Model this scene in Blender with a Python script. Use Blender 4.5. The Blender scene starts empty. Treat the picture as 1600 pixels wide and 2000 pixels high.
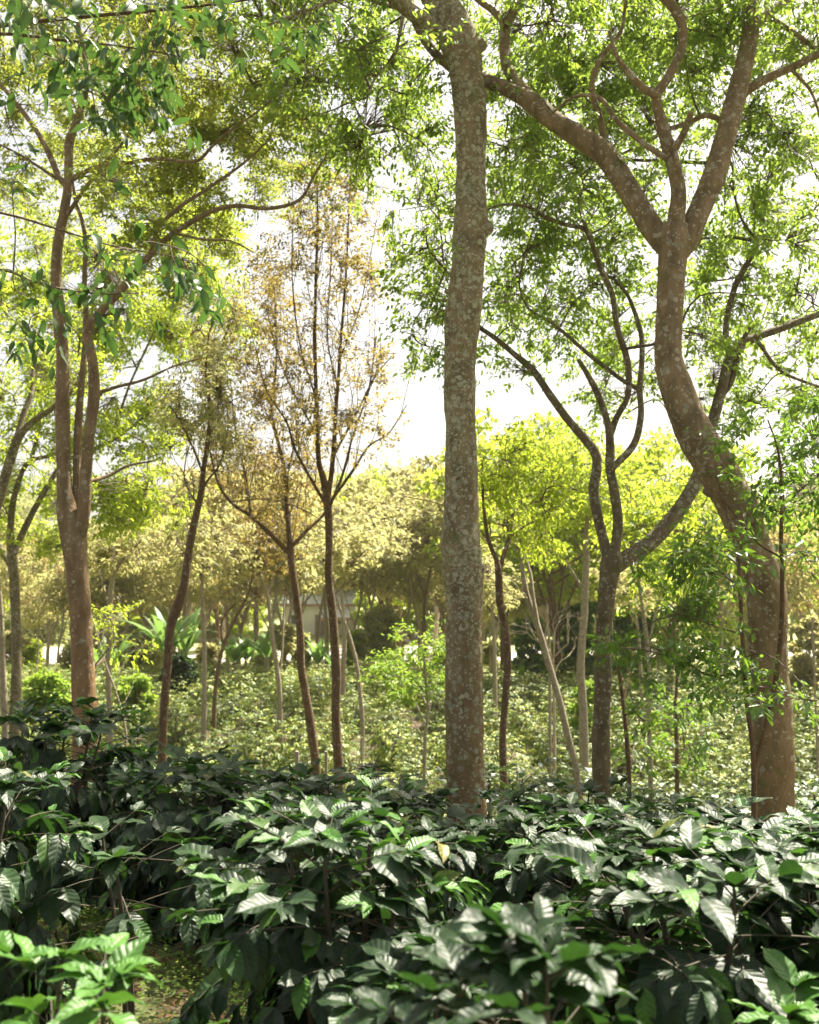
import bpy, math, random
import numpy as np
from mathutils import Vector, noise
random.seed(7); rng = np.random.default_rng(7)
S = bpy.context.scene
COL = S.collection
rad = math.radians

# ------------------------------------------------------------------ camera, world, sun, exposure
F, PITCH, EYE = 1905.0, rad(4.5), 1.9           # focal length in pixels of a 1600x2000 frame
cd = bpy.data.cameras.new("camera"); cam = bpy.data.objects.new("camera", cd); COL.objects.link(cam)
cam.location = (0, 0, EYE); cam.rotation_euler = (rad(90) + PITCH, 0, 0)
cd.sensor_fit = 'HORIZONTAL'; cd.sensor_width = 36.0; cd.lens = 36.0 * F / 1600.0
cd.clip_start = 0.05; cd.clip_end = 3000
cd.dof.use_dof = True; cd.dof.focus_distance = 5.8; cd.dof.aperture_fstop = 4.0
S.camera = cam
SUN_AZ, SUN_EL = rad(42), rad(59)               # azimuth to the right of the view direction
W = bpy.data.worlds.new("World"); S.world = W; W.use_nodes = True
nt = W.node_tree; sky = nt.nodes.new('ShaderNodeTexSky'); sky.sky_type = 'NISHITA'; sky.sun_disc = False
sky.sun_elevation = SUN_EL; sky.sun_rotation = SUN_AZ; sky.dust_density = 4.0; sky.air_density = 1.0; sky.ozone_density = 1.0
hs = nt.nodes.new('ShaderNodeHueSaturation'); hs.inputs['Saturation'].default_value = .45; nt.links.new(sky.outputs[0], hs.inputs['Color'])
wm = nt.nodes.new('ShaderNodeMix'); wm.data_type = 'RGBA'; wm.blend_type = 'MULTIPLY'; wm.inputs[0].default_value = 1.0; wm.inputs[7].default_value = (1.0, .95, .85, 1)
nt.links.new(hs.outputs[0], wm.inputs[6]); nt.links.new(wm.outputs[2], nt.nodes['Background'].inputs[0])   # a bleached, warm overcast-bright sky
nt.nodes['Background'].inputs[1].default_value = 0.07
sl = bpy.data.lights.new("sun", 'SUN'); sl.energy = 5.0; sl.angle = rad(0.5); sl.color = (1.0, 0.92, 0.77)
so = bpy.data.objects.new("sun", sl); COL.objects.link(so)
sd = Vector((math.sin(SUN_AZ) * math.cos(SUN_EL), math.cos(SUN_AZ) * math.cos(SUN_EL), math.sin(SUN_EL)))
so.rotation_euler = sd.to_track_quat('Z', 'Y').to_euler(); so.location = (20, 20, 40)
S.view_settings.view_transform = 'Standard'; S.view_settings.look = 'None'
S.view_settings.exposure = 2.0; S.view_settings.gamma = 1.0
S.render.engine = 'CYCLES'
S.cycles.use_denoising = True; S.cycles.max_bounces = 8; S.cycles.volume_bounces = 0
S.cycles.transparent_max_bounces = 8

# ------------------------------------------------------------------ helpers
def at(px, py, Y):
    """the point in the plane y = Y that the camera sees at pixel (px, py) of the 1600x2000 photograph"""
    cx, cz = (px - 800) / F, (1000 - py) / F
    dy = math.cos(PITCH) - cz * math.sin(PITCH); dz = math.sin(PITCH) + cz * math.cos(PITCH)
    t = Y / dy
    return np.array((cx * t, Y, EYE + dz * t))
PROF = np.array([(-30, 0.3), (0, 0), (4, -.15), (7, -.5), (10, -1.25), (14, -2.45), (19, -3.6), (25, -3.75), (35, -3.3), (46, -2.75), (60, -2.85), (90, -3.1), (110, -2.6),
                 (140, 1.5), (180, 9), (240, 19), (320, 27), (600, 34), (1500, 36)])
def zg(x, y):
    z = np.interp(y, PROF[:, 0], PROF[:, 1])
    far = np.clip((y - 100) / 80, 0, 1)
    return z + far * 3.0 * np.sin(x * .021 + 1.0) + 0.06 * np.sin(x * 1.3 + y * .7) * np.clip((y - 2) / 4, 0, 1) * (1 - far)

def nrm(a):
    return a / np.maximum(np.linalg.norm(a, axis=-1, keepdims=True), 1e-9)

class MB:
    """collects chunks of vertices and faces and links them as one mesh object"""
    def __init__(s): s.v = []; s.f = []; s.uv = []; s.m = []; s.n = 0
    def add(s, v, f, uv=None, mat=0):
        v = np.asarray(v, dtype=np.float32); f = np.asarray(f, dtype=np.int64)
        if len(v) == 0 or len(f) == 0: return
        s.v.append(v); s.f.append(f + s.n); s.n += len(v)
        s.uv.append(np.zeros((len(v), 2), np.float32) if uv is None else np.asarray(uv, np.float32))
        s.m.append(mat)
    def mesh(s, name, mats, smooth=True):
        me = bpy.data.meshes.new(name)
        if not s.v: return me
        V = np.concatenate(s.v); UV = np.concatenate(s.uv)
        me.vertices.add(len(V)); me.vertices.foreach_set('co', V.ravel())
        loops = np.concatenate([f.ravel() for f in s.f])
        tot = np.concatenate([np.full(len(f), f.shape[1]) for f in s.f])
        st = np.concatenate([[0], np.cumsum(tot)[:-1]])
        me.loops.add(len(loops)); me.loops.foreach_set('vertex_index', loops.astype(np.int32))
        me.polygons.add(len(tot)); me.polygons.foreach_set('loop_start', st.astype(np.int32))
        me.polygons.foreach_set('loop_total', tot.astype(np.int32))
        me.polygons.foreach_set('material_index', np.concatenate([np.full(len(f), m) for f, m in zip(s.f, s.m)]).astype(np.int32))
        me.polygons.foreach_set('use_smooth', np.full(len(tot), smooth))
        ul = me.uv_layers.new(name='uv'); ul.data.foreach_set('uv', UV[loops].ravel())
        for m in (mats if isinstance(mats, (list, tuple)) else [mats]): me.materials.append(m)
        me.update(calc_edges=True); me.validate()
        return me
    def build(s, name, mats, parent=None, loc=(0, 0, 0), smooth=True):
        o = bpy.data.objects.new(name, s.mesh(name, mats, smooth)); COL.objects.link(o)
        o.location = loc
        if parent is not None: o.parent = parent
        return o

def tag(o, label=None, cat=None, group=None, kind=None):
    if label: o['label'] = label
    if cat: o['category'] = cat
    if group: o['group'] = group
    if kind: o['kind'] = kind
    return o
def thing(name, label, cat, loc, group=None, rz=0.0, sc=1.0):
    o = bpy.data.objects.new(name, None); COL.objects.link(o); o.empty_display_size = .2
    o.location = [float(c) for c in loc]; o.rotation_euler = (0, 0, rz); o.scale = (sc, sc, sc)
    return tag(o, label, cat, group)
def dup(root, loc, rz, sc, label=None, group=None):
    r = root.copy(); COL.objects.link(r); r.location = [float(c) for c in loc]
    r.rotation_euler = (0, 0, rz); r.scale = sc if isinstance(sc, tuple) else (sc, sc, sc)
    if label: r['label'] = label
    if group: r['group'] = group
    for ch in list(root.children):
        c = ch.copy(); COL.objects.link(c); c.parent = r
    return r

def smooth_path(P, step):
    """Catmull-Rom through rows (x, y, z, r)"""
    P = np.asarray(P, float)
    if len(P) < 2: return P
    Q = np.vstack([2 * P[0] - P[1], P, 2 * P[-1] - P[-2]])
    out = []
    for i in range(1, len(Q) - 2):
        L = np.linalg.norm(Q[i + 1, :3] - Q[i, :3]); n = max(2, int(L / step))
        t = np.linspace(0, 1, n, endpoint=False)[:, None]
        a, b, c, d = Q[i - 1], Q[i], Q[i + 1], Q[i + 2]
        out.append(.5 * (2 * b + (c - a) * t + (2 * a - 5 * b + 4 * c - d) * t ** 2 + (3 * b - a - 3 * c + d) * t ** 3))
    out.append(P[-1:])
    out = np.vstack(out); out[:, 3] = np.maximum(out[:, 3], .0015)
    return out

def tube(mb, P, sides=8, bump=0.0, seed=0.0, mat=0, lump=0.0):
    P = np.asarray(P, float); n = len(P)
    T = nrm(np.gradient(P[:, :3], axis=0))
    ref = np.array((1.0, 0, 0)) if abs(T[0, 0]) < .8 else np.array((0, 1.0, 0))
    X = np.zeros((n, 3)); x = nrm(ref - T[0] * ref.dot(T[0]))
    for i in range(n):
        x = x - T[i] * x.dot(T[i]); x = x / max(np.linalg.norm(x), 1e-9); X[i] = x
    Yv = np.cross(T, X)
    a = np.linspace(0, 2 * np.pi, sides, endpoint=False)
    R = np.repeat(P[:, 3:4], sides, 1)
    if bump or lump:
        for i in range(n):
            for j in range(sides):
                q = P[i, :3] + P[i, 3] * (math.cos(a[j]) * X[i] + math.sin(a[j]) * Yv[i])
                v = 0.0
                if lump: v += lump * noise.noise(Vector((q[0] * 2.2 + seed, q[1] * 2.2, q[2] * 1.6)))
                if bump: v += bump * noise.noise(Vector((q[0] * 13, q[1] * 13 + seed, q[2] * 9)))
                R[i, j] *= 1 + v
    V = P[:, None, :3] + R[..., None] * (np.cos(a)[None, :, None] * X[:, None] + np.sin(a)[None, :, None] * Yv[:, None])
    i, j = np.meshgrid(np.arange(n - 1), np.arange(sides), indexing='ij')
    j2 = (j + 1) % sides
    f = np.stack([i * sides + j, i * sides + j2, (i + 1) * sides + j2, (i + 1) * sides + j], -1).reshape(-1, 4)
    uv = np.stack(np.meshgrid(np.zeros(n), np.linspace(0, 1, sides), indexing='ij'), -1).reshape(-1, 2)
    base = mb.n
    mb.add(V.reshape(-1, 3), f, uv, mat)
    top = np.vstack([V[-1], P[-1:, :3] + T[-1] * P[-1, 3] * .5]); k = np.arange(sides)
    mb.add(top, np.stack([k, (k + 1) % sides, np.full(sides, sides)], -1), None, mat)

def twigs(mb, A, B, r0, r1, sag=0.0, mat=0, seg=3):
    """many thin three-sided twigs from A to B at once"""
    A = np.asarray(A, float); B = np.asarray(B, float); N = len(A)
    if N == 0: return
    t = np.linspace(0, 1, seg + 1)[None, :, None]
    L = np.linalg.norm(B - A, axis=1)[:, None, None]
    wob = rng.normal(0, .09, (N, 1, 3)) * L
    Pp = A[:, None] * (1 - t) + B[:, None] * t + wob * (4 * t * (1 - t)) + np.array((0, 0, sag)) * L * (4 * t * (1 - t))
    T = nrm(B - A); X = nrm(np.cross(T, rng.normal(0, 1, (N, 3)))); Yv = np.cross(T, X)
    R = np.atleast_1d(r0)[:, None, None] * (1 - t) + np.atleast_1d(r1)[:, None, None] * t
    V = []
    for a in (0, 2.094, 4.189): V.append(Pp + R * (math.cos(a) * X + math.sin(a) * Yv)[:, None])
    V = np.stack(V, 2)                                        # N, seg+1, 3, 3
    o = (np.arange(N) * (seg + 1) * 3)[:, None, None, None]
    i = np.arange(seg)[None, :, None, None]; j = np.arange(3)[None, None, :, None]; j2 = (j + 1) % 3
    f = np.concatenate([o + i * 3 + j, o + i * 3 + j2, o + (i + 1) * 3 + j2, o + (i + 1) * 3 + j], -1).reshape(-1, 4)
    mb.add(V.reshape(-1, 3), f, None, mat)

# ---- leaf templates: x across, y along, z up; unit length
def leaf_grid(rows, us, width, fold=.25, bend=.35, corr=0.0, nv=8, wave=0.0, tip=1.25, ph=0.0, twist=0.0):
    t = np.linspace(0, 1, rows); us = np.asarray(us, float)
    w = np.sin(np.pi * t ** .85) ** .75 * (1 - .15 * t); w *= np.where(t > .82, (1 - (t - .82) / .18) ** .55 * .85 + .15, 1.0)
    w[0] = .05; w[-1] = .015
    V = []; UV = []
    for ti, wi in zip(t, w):
        for u in us:
            x = u * wi * width
            z = abs(u) * wi * width * fold - bend * ti ** 2 * .55
            z += corr * math.sin(2 * math.pi * nv * (ti - abs(u) * .10)) * (abs(u) * (1.15 - abs(u)) * 3) * min(1, wi * 1.5)
            z += wave * math.sin(ti * 15 + ph + (2 if u > 0 else 0)) * u * u
            z += twist * u * wi * ti
            y = ti * (1 - .12 * bend * ti)
            V.append((x, y, z)); UV.append((u * .5 + .5, ti))
    c = len(us); i, j = np.meshgrid(np.arange(rows - 1), np.arange(c - 1), indexing='ij')
    f = np.stack([i * c + j, i * c + j + 1, (i + 1) * c + j + 1, (i + 1) * c + j], -1).reshape(-1, 4)
    return np.array(V), f, np.array(UV)
U7 = (-1, -.72, -.38, 0, .38, .72, 1)
COFFEE_HI = [leaf_grid(12, U7, .238, .24, b, .0, 8, .026, ph=p, twist=tw) for b, p, tw in ((.25, 0, .02), (.6, 2, -.05), (.95, 4, .05), (.45, 1, .1))]
COFFEE_MD = [leaf_grid(6, (-1, 0, 1), .23, .25, b, 0, 8, .03, ph=p) for b, p in ((.3, 0), (.8, 2))]
BROAD = [leaf_grid(8, (-1, -.5, 0, .5, 1), .19, .2, b, .006, 6, .02, ph=p) for b, p in ((.25, 0), (.6, 2))]
def leaf6(width, fold=.35, bend=.2):
    V = np.array([(0, 0, 0), (width, .32, fold * width - bend * .08), (width * .8, .68, fold * width - bend * .4), (0, 1, -bend),
                  (-width * .8, .68, fold * width - bend * .4), (-width, .32, fold * width - bend * .08)])
    return V, np.array([(0, 1, 2, 3), (0, 3, 4, 5)]), np.stack([V[:, 0] / width * .5 + .5, V[:, 1]], -1)
SMALL = [leaf6(.2), leaf6(.24, .1, .35)]
FINE = [leaf6(.21, .2, .2)]
CLUMP = [leaf6(.32, .5, .3)]

def put_leaves(mb, tpl, pos, axis, nor, size, mat=0):
    V, f, uv = tpl; N = len(pos)
    if N == 0: return
    Yv = nrm(axis); Z = nrm(nor - Yv * (nor * Yv).sum(1, keepdims=True)); X = np.cross(Yv, Z)
    M = np.stack([X, Yv, Z], 1) * np.asarray(size, float).reshape(-1, 1, 1)
    P = np.einsum('vk,nkd->nvd', V, M) + pos[:, None]
    ff = (f[None] + (np.arange(N) * len(V))[:, None, None]).reshape(-1, f.shape[1])
    mb.add(P.reshape(-1, 3), ff, np.tile(uv, (N, 1)), mat)

# ------------------------------------------------------------------ materials
def newmat(name):
    m = bpy.data.materials.new(name); m.use_nodes = True; n = m.node_tree.nodes; n.clear()
    out = n.new('ShaderNodeOutputMaterial'); return m, n, m.node_tree.links, out
def ramp(n, stops):
    r = n.new('ShaderNodeValToRGB'); e = r.color_ramp.elements
    while len(e) < len(stops): e.new(.5)
    for q, (p, c) in zip(e, stops): q.position = p; q.color = (*c, 1) if len(c) == 3 else c
    return r
def mixc(n, l, fac, a, b):
    m = n.new('ShaderNodeMix'); m.data_type = 'RGBA'
    for s, v in ((m.inputs[0], fac), (m.inputs[6], a), (m.inputs[7], b)):
        if isinstance(v, (int, float)): s.default_value = v
        elif isinstance(v, tuple): s.default_value = (*v, 1)
        else: l.new(v, s)
    return m.outputs[2]
def math_(n, l, op, a, b=0.0, c=0.0):
    m = n.new('ShaderNodeMath'); m.operation = op
    for s, v in zip(m.inputs, (a, b, c)):
        if isinstance(v, (int, float)): s.default_value = v
        else: l.new(v, s)
    return m.outputs[0]
def noise_(n, l, vec, scale, detail=4, rough=.55):
    t = n.new('ShaderNodeTexNoise'); t.inputs['Scale'].default_value = scale; t.inputs['Detail'].default_value = detail
    t.inputs['Roughness'].default_value = rough; l.new(vec, t.inputs['Vector']); return t.outputs[0]

def leafmat(name, stops, trans, tf=.4, rough=.45, spec=.4, veins=0.0, ridge=0.0, objvar=0.0):
    m, n, l, out = newmat(name)
    g = n.new('ShaderNodeNewGeometry'); col = ramp(n, stops); l.new(g.outputs['Random Per Island'], col.inputs[0])
    c = col.outputs[0]
    if objvar:                                         # one bush is darker or yellower than the next
        oi = n.new('ShaderNodeObjectInfo'); orr = ramp(n, [(0, (1 - objvar, 1 - objvar * .9, 1 - objvar * .9)), (.55, (1, 1, 1)), (1, (1.0, 1.0, .75))]); l.new(oi.outputs['Random'], orr.inputs[0])
        om = n.new('ShaderNodeMix'); om.data_type = 'RGBA'; om.blend_type = 'MULTIPLY'; om.inputs[0].default_value = 1.0; l.new(c, om.inputs[6]); l.new(orr.outputs[0], om.inputs[7]); c = om.outputs[2]
    if veins:
        uv = n.new('ShaderNodeUVMap'); uv.uv_map = 'uv'; sp = n.new('ShaderNodeSeparateXYZ'); l.new(uv.outputs[0], sp.inputs[0])
        au = math_(n, l, 'ABSOLUTE', math_(n, l, 'SUBTRACT', sp.outputs[0], .5))
        mid = math_(n, l, 'LESS_THAN', au, .022)
        ph = math_(n, l, 'FRACT', math_(n, l, 'MULTIPLY', math_(n, l, 'SUBTRACT', sp.outputs[1], math_(n, l, 'MULTIPLY', au, .3)), 8.0))
        lat = math_(n, l, 'LESS_THAN', math_(n, l, 'ABSOLUTE', math_(n, l, 'SUBTRACT', ph, .5)), .44); lat = math_(n, l, 'SUBTRACT', 1.0, lat)
        v = math_(n, l, 'MAXIMUM', mid, math_(n, l, 'MULTIPLY', lat, .45))
        tc = n.new('ShaderNodeTexCoord'); nz = noise_(n, l, tc.outputs['Object'], 26, 3)
        c = mixc(n, l, math_(n, l, 'MULTIPLY', nz, .45), c, tuple(min(1, x * 1.8) for x in stops[min(2, len(stops) - 1)][1]))
        c = mixc(n, l, math_(n, l, 'MULTIPLY', v, veins), c, (.17, .26, .07))
    b = n.new('ShaderNodeBsdfPrincipled'); l.new(c, b.inputs['Base Color']); b.inputs['Roughness'].default_value = rough
    b.inputs['Specular IOR Level'].default_value = spec
    if ridge:                                          # the blade puckers between its side veins
        hgt = math_(n, l, 'ABSOLUTE', math_(n, l, 'SINE', math_(n, l, 'MULTIPLY', ph, math.pi)))
        hgt = math_(n, l, 'MULTIPLY', hgt, math_(n, l, 'MINIMUM', math_(n, l, 'MULTIPLY', au, 6.0), 1.0))
        hgt = math_(n, l, 'ADD', hgt, math_(n, l, 'MULTIPLY', noise_(n, l, tc.outputs['Object'], 45, 3), .5))
        bp = n.new('ShaderNodeBump'); bp.inputs['Strength'].default_value = ridge; bp.inputs['Distance'].default_value = .008
        l.new(hgt, bp.inputs['Height']); l.new(bp.outputs[0], b.inputs['Normal'])
    t = n.new('ShaderNodeBsdfTranslucent')
    hsv = mixc(n, l, .85, c, trans); l.new(hsv, t.inputs[0])
    ms = n.new('ShaderNodeMixShader'); ms.inputs[0].default_value = tf
    l.new(b.outputs[0], ms.inputs[1]); l.new(t.outputs[0], ms.inputs[2]); l.new(ms.outputs[0], out.inputs[0])
    return m

def barkmat(name, dark, light, lichen=0.0, lcol=(.44, .45, .36), moss=0.0, foot=0.0, scale=1.0, footcol=(.25, .15, .05), foot_h=1.6):
    m, n, l, out = newmat(name)
    tc = n.new('ShaderNodeTexCoord'); mp = n.new('ShaderNodeMapping'); mp.inputs['Scale'].default_value = (scale, scale, scale * .45)
    l.new(tc.outputs['Object'], mp.inputs[0]); v = mp.outputs[0]
    n1 = noise_(n, l, v, 9, 8, .65); r1 = ramp(n, [(.3, dark), (.68, light)]); l.new(n1, r1.inputs[0]); c = r1.outputs[0]
    if foot:
        sp = n.new('ShaderNodeSeparateXYZ'); l.new(tc.outputs['Object'], sp.inputs[0])
        n5 = noise_(n, l, tc.outputs['Object'], 3, 4)
        h = math_(n, l, 'ADD', sp.outputs[2], math_(n, l, 'MULTIPLY', n5, 1.6))
        fr = ramp(n, [(0, (1, 1, 1)), (1, (0, 0, 0))]); l.new(math_(n, l, 'DIVIDE', h, foot_h + 1.8), fr.inputs[0])
        c = mixc(n, l, math_(n, l, 'MULTIPLY', fr.outputs[0], foot), c, footcol)
    if lichen:
        wob = n.new('ShaderNodeTexNoise'); wob.inputs['Scale'].default_value = 30; wob.inputs['Detail'].default_value = 3; l.new(tc.outputs['Object'], wob.inputs['Vector'])
        vm = n.new('ShaderNodeVectorMath'); vm.operation = 'MULTIPLY_ADD'; l.new(wob.outputs['Color'], vm.inputs[0]); vm.inputs[1].default_value = (.05, .05, .05); l.new(tc.outputs['Object'], vm.inputs[2])
        n3 = noise_(n, l, tc.outputs['Object'], 1.7, 4, .6); hz = n.new('ShaderNodeSeparateXYZ'); l.new(tc.outputs['Object'], hz.inputs[0])
        hi = n.new('ShaderNodeMapRange'); l.new(hz.outputs[2], hi.inputs[0]); hi.inputs[1].default_value = .8; hi.inputs[2].default_value = 3.2; hi.inputs[3].default_value = .25; hi.inputs[4].default_value = 1.0
        cov = math_(n, l, 'MULTIPLY', math_(n, l, 'MULTIPLY', math_(n, l, 'SUBTRACT', n3, .22), 1.25 * lichen), hi.outputs[0])
        for sc_, k_, cmul in ((19 * scale, .9, 1.0), (42 * scale, .9, 1.12)):
            vo = n.new('ShaderNodeTexVoronoi'); vo.inputs['Scale'].default_value = sc_; l.new(vm.outputs[0], vo.inputs['Vector'])
            sx = n.new('ShaderNodeSeparateColor'); l.new(vo.outputs['Color'], sx.inputs[0])
            on = math_(n, l, 'MULTIPLY', math_(n, l, 'LESS_THAN', sx.outputs[0], math_(n, l, 'MULTIPLY', cov, k_)), math_(n, l, 'LESS_THAN', vo.outputs['Distance'], .55))
            lr = ramp(n, [(0, tuple(x * .62 * cmul for x in lcol)), (.5, tuple(x * .85 * cmul for x in lcol)), (1, tuple(min(.62, x * 1.15 * cmul) for x in lcol))]); l.new(sx.outputs[1], lr.inputs[0])
            c = mixc(n, l, math_(n, l, 'MULTIPLY', on, .72), c, lr.outputs[0])
        n4 = noise_(n, l, tc.outputs['Object'], 24 * scale, 2); r4 = ramp(n, [(.70, (0, 0, 0)), (.72, (1, 1, 1))]); l.new(n4, r4.inputs[0])
        c = mixc(n, l, math_(n, l, 'MULTIPLY', r4.outputs[0], .8 * min(1, lichen + .2)), c, (.52, .50, .43))
    if moss:
        n6 = noise_(n, l, tc.outputs['Object'], 4.5, 6, .65); r6 = ramp(n, [(.56, (0, 0, 0)), (.66, (1, 1, 1))]); l.new(n6, r6.inputs[0])
        c = mixc(n, l, math_(n, l, 'MULTIPLY', r6.outputs[0], moss), c, (.10, .12, .025))
    b = n.new('ShaderNodeBsdfPrincipled'); l.new(c, b.inputs['Base Color']); b.inputs['Roughness'].default_value = .85
    b.inputs['Specular IOR Level'].default_value = .2
    n7 = noise_(n, l, v, 32, 6, .7)
    bp = n.new('ShaderNodeBump'); bp.inputs['Strength'].default_value = .8; bp.inputs['Distance'].default_value = .03
    l.new(math_(n, l, 'ADD', n7, n1), bp.inputs['Height']); l.new(bp.outputs[0], b.inputs['Normal'])
    l.new(b.outputs[0], out.inputs[0]); return m

def plainmat(name, col, rough=.8, var=.25, scale=6.0):
    m, n, l, out = newmat(name)
    tc = n.new('ShaderNodeTexCoord'); nz = noise_(n, l, tc.outputs['Object'], scale, 5)
    r = ramp(n, [(.3, tuple(x * (1 - var) for x in col)), (.7, tuple(min(1, x * (1 + var)) for x in col))]); l.new(nz, r.inputs[0])
    b = n.new('ShaderNodeBsdfPrincipled'); l.new(r.outputs[0], b.inputs['Base Color']); b.inputs['Roughness'].default_value = rough
    l.new(b.outputs[0], out.inputs[0]); return m

M = {}
M['coffee'] = leafmat('coffee leaf', [(0, (.004, .011, .005)), (.5, (.008, .021, .008)), (.85, (.014, .036, .011)), (.96, (.03, .075, .016)), (.993, (.06, .11, .02)), (1, (.20, .15, .03))], (.07, .19, .025), .14, .47, .34, veins=.14, ridge=.2)
M['young'] = leafmat('young coffee leaf', [(0, (.02, .065, .012)), (1, (.055, .14, .018))], (.12, .29, .03), .2, .48, .38, veins=.2, ridge=.3)
M['coffee_far'] = leafmat('field coffee leaf', [(0, (.024, .055, .012)), (.35, (.085, .145, .024)), (.75, (.21, .27, .045)), (1, (.48, .47, .10))], (.32, .40, .05), .15, .5, .38, objvar=.62)  # field sun put into the colour: lighter, yellower than the near coffee leaf
M['coffee_mid'] = leafmat('shaded field coffee leaf', [(0, (.014, .034, .014)), (.6, (.035, .07, .022)), (1, (.10, .15, .045))], (.16, .28, .05), .14, .42, .7)  # darker, greener copy of the field leaf, its shade put into the colour
M['canopy'] = leafmat('canopy leaf', [(0, (.03, .075, .016)), (.6, (.065, .135, .022)), (.9, (.11, .18, .03)), (1, (.24, .23, .03))], (.40, .56, .07), .52, .45, .4)
M['lime'] = leafmat('lime leaf', [(0, (.08, .14, .02)), (.6, (.13, .21, .02)), (1, (.27, .28, .03))], (.56, .68, .06), .55, .5, .3)
M['gold'] = leafmat('golden leaf', [(0, (.12, .14, .05)), (.5, (.22, .22, .095)), (.85, (.32, .28, .12)), (1, (.46, .36, .14))], (.60, .58, .22), .5, .5, .3)
M['feather'] = leafmat('feathery leaf', [(0, (.04, .07, .018)), (.5, (.085, .12, .022)), (.82, (.16, .15, .03)), (1, (.32, .19, .04))], (.44, .52, .07), .5, .5, .3)
M['brown'] = leafmat('brown leaf', [(0, (.05, .042, .015)), (.5, (.12, .095, .028)), (.9, (.22, .16, .045)), (1, (.38, .28, .09))], (.46, .36, .08), .42, .5, .35)
M['rust'] = leafmat('rusty leaf', [(0, (.12, .09, .04)), (.5, (.22, .17, .075)), (.9, (.32, .24, .10)), (1, (.46, .36, .16))], (.56, .44, .16), .45, .5, .3)
M['shrub'] = leafmat('shrub leaf', [(0, (.022, .058, .016)), (.7, (.05, .11, .025)), (1, (.14, .22, .035))], (.26, .44, .04), .42, .42, .45)
M['broad'] = leafmat('broad leaf', [(0, (.012, .034, .012)), (.7, (.022, .06, .014)), (1, (.05, .10, .02))], (.09, .18, .03), .35, .45, .4, veins=.2)
M['darkleaf'] = leafmat('evergreen leaf', [(0, (.012, .03, .01)), (1, (.03, .06, .016))], (.06, .12, .02), .25, .5, .3)
M['olive'] = leafmat('olive leaf', [(0, (.14, .165, .07)), (1, (.30, .31, .13))], (.52, .56, .2), .45, .5, .3)
M['fresh'] = leafmat('fresh coffee leaf', [(0, (.035, .10, .016)), (1, (.075, .18, .026))], (.14, .31, .035), .22, .46, .4, veins=.25, ridge=.3)
M['groundweed'] = leafmat('creeping weed leaf', [(0, (.04, .09, .012)), (.6, (.08, .15, .02)), (1, (.20, .21, .03))], (.22, .36, .04), .35, .55, .25)
M['weed'] = leafmat('weed leaf', [(0, (.09, .18, .02)), (.7, (.17, .29, .035)), (1, (.32, .34, .05))], (.4, .58, .06), .4, .5, .3)
M['banana'] = leafmat('banana leaf', [(0, (.06, .12, .035)), (1, (.12, .21, .06))], (.26, .44, .09), .4, .4, .4)
M['litter'] = leafmat('dry leaf', [(0, (.11, .06, .03)), (1, (.25, .16, .08))], (.2, .12, .04), .15, .7, .2)
M['bark_a'] = barkmat('lichen bark', (.12, .09, .05), (.31, .24, .14), 1.25, (.42, .41, .29), .55, .9, 1.0, (.21, .125, .045), 2.6)
M['bark_b'] = barkmat('speckled bark', (.12, .086, .048), (.31, .22, .125), .45, (.42, .38, .29), .45, .55)
M['bark_c'] = barkmat('mossy bark', (.08, .06, .037), (.21, .165, .10), .5, (.36, .36, .26), .8, .4)
M['bark_d'] = barkmat('reddish bark', (.13, .088, .05), (.30, .21, .125), .25, (.42, .38, .28), .15, .85, 1.0, (.34, .17, .055), 3.0)
M['bark_slim'] = barkmat('brown bark', (.085, .052, .028), (.19, .12, .07), .25, (.38, .34, .26), 0, .4, 1.6)
M['bark_pale'] = barkmat('pale bark', (.20, .155, .105), (.36, .30, .22), .4, (.5, .47, .38), 0, 0, 1.6)
M['twig'] = plainmat('twig bark', (.10, .068, .042), .8, .3, 12)
M['greenwood'] = plainmat('coffee twig', (.06, .05, .03), .8, .35, 14)
M['palewood'] = plainmat('bleached twig', (.42, .33, .24), .8, .2, 12)

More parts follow.
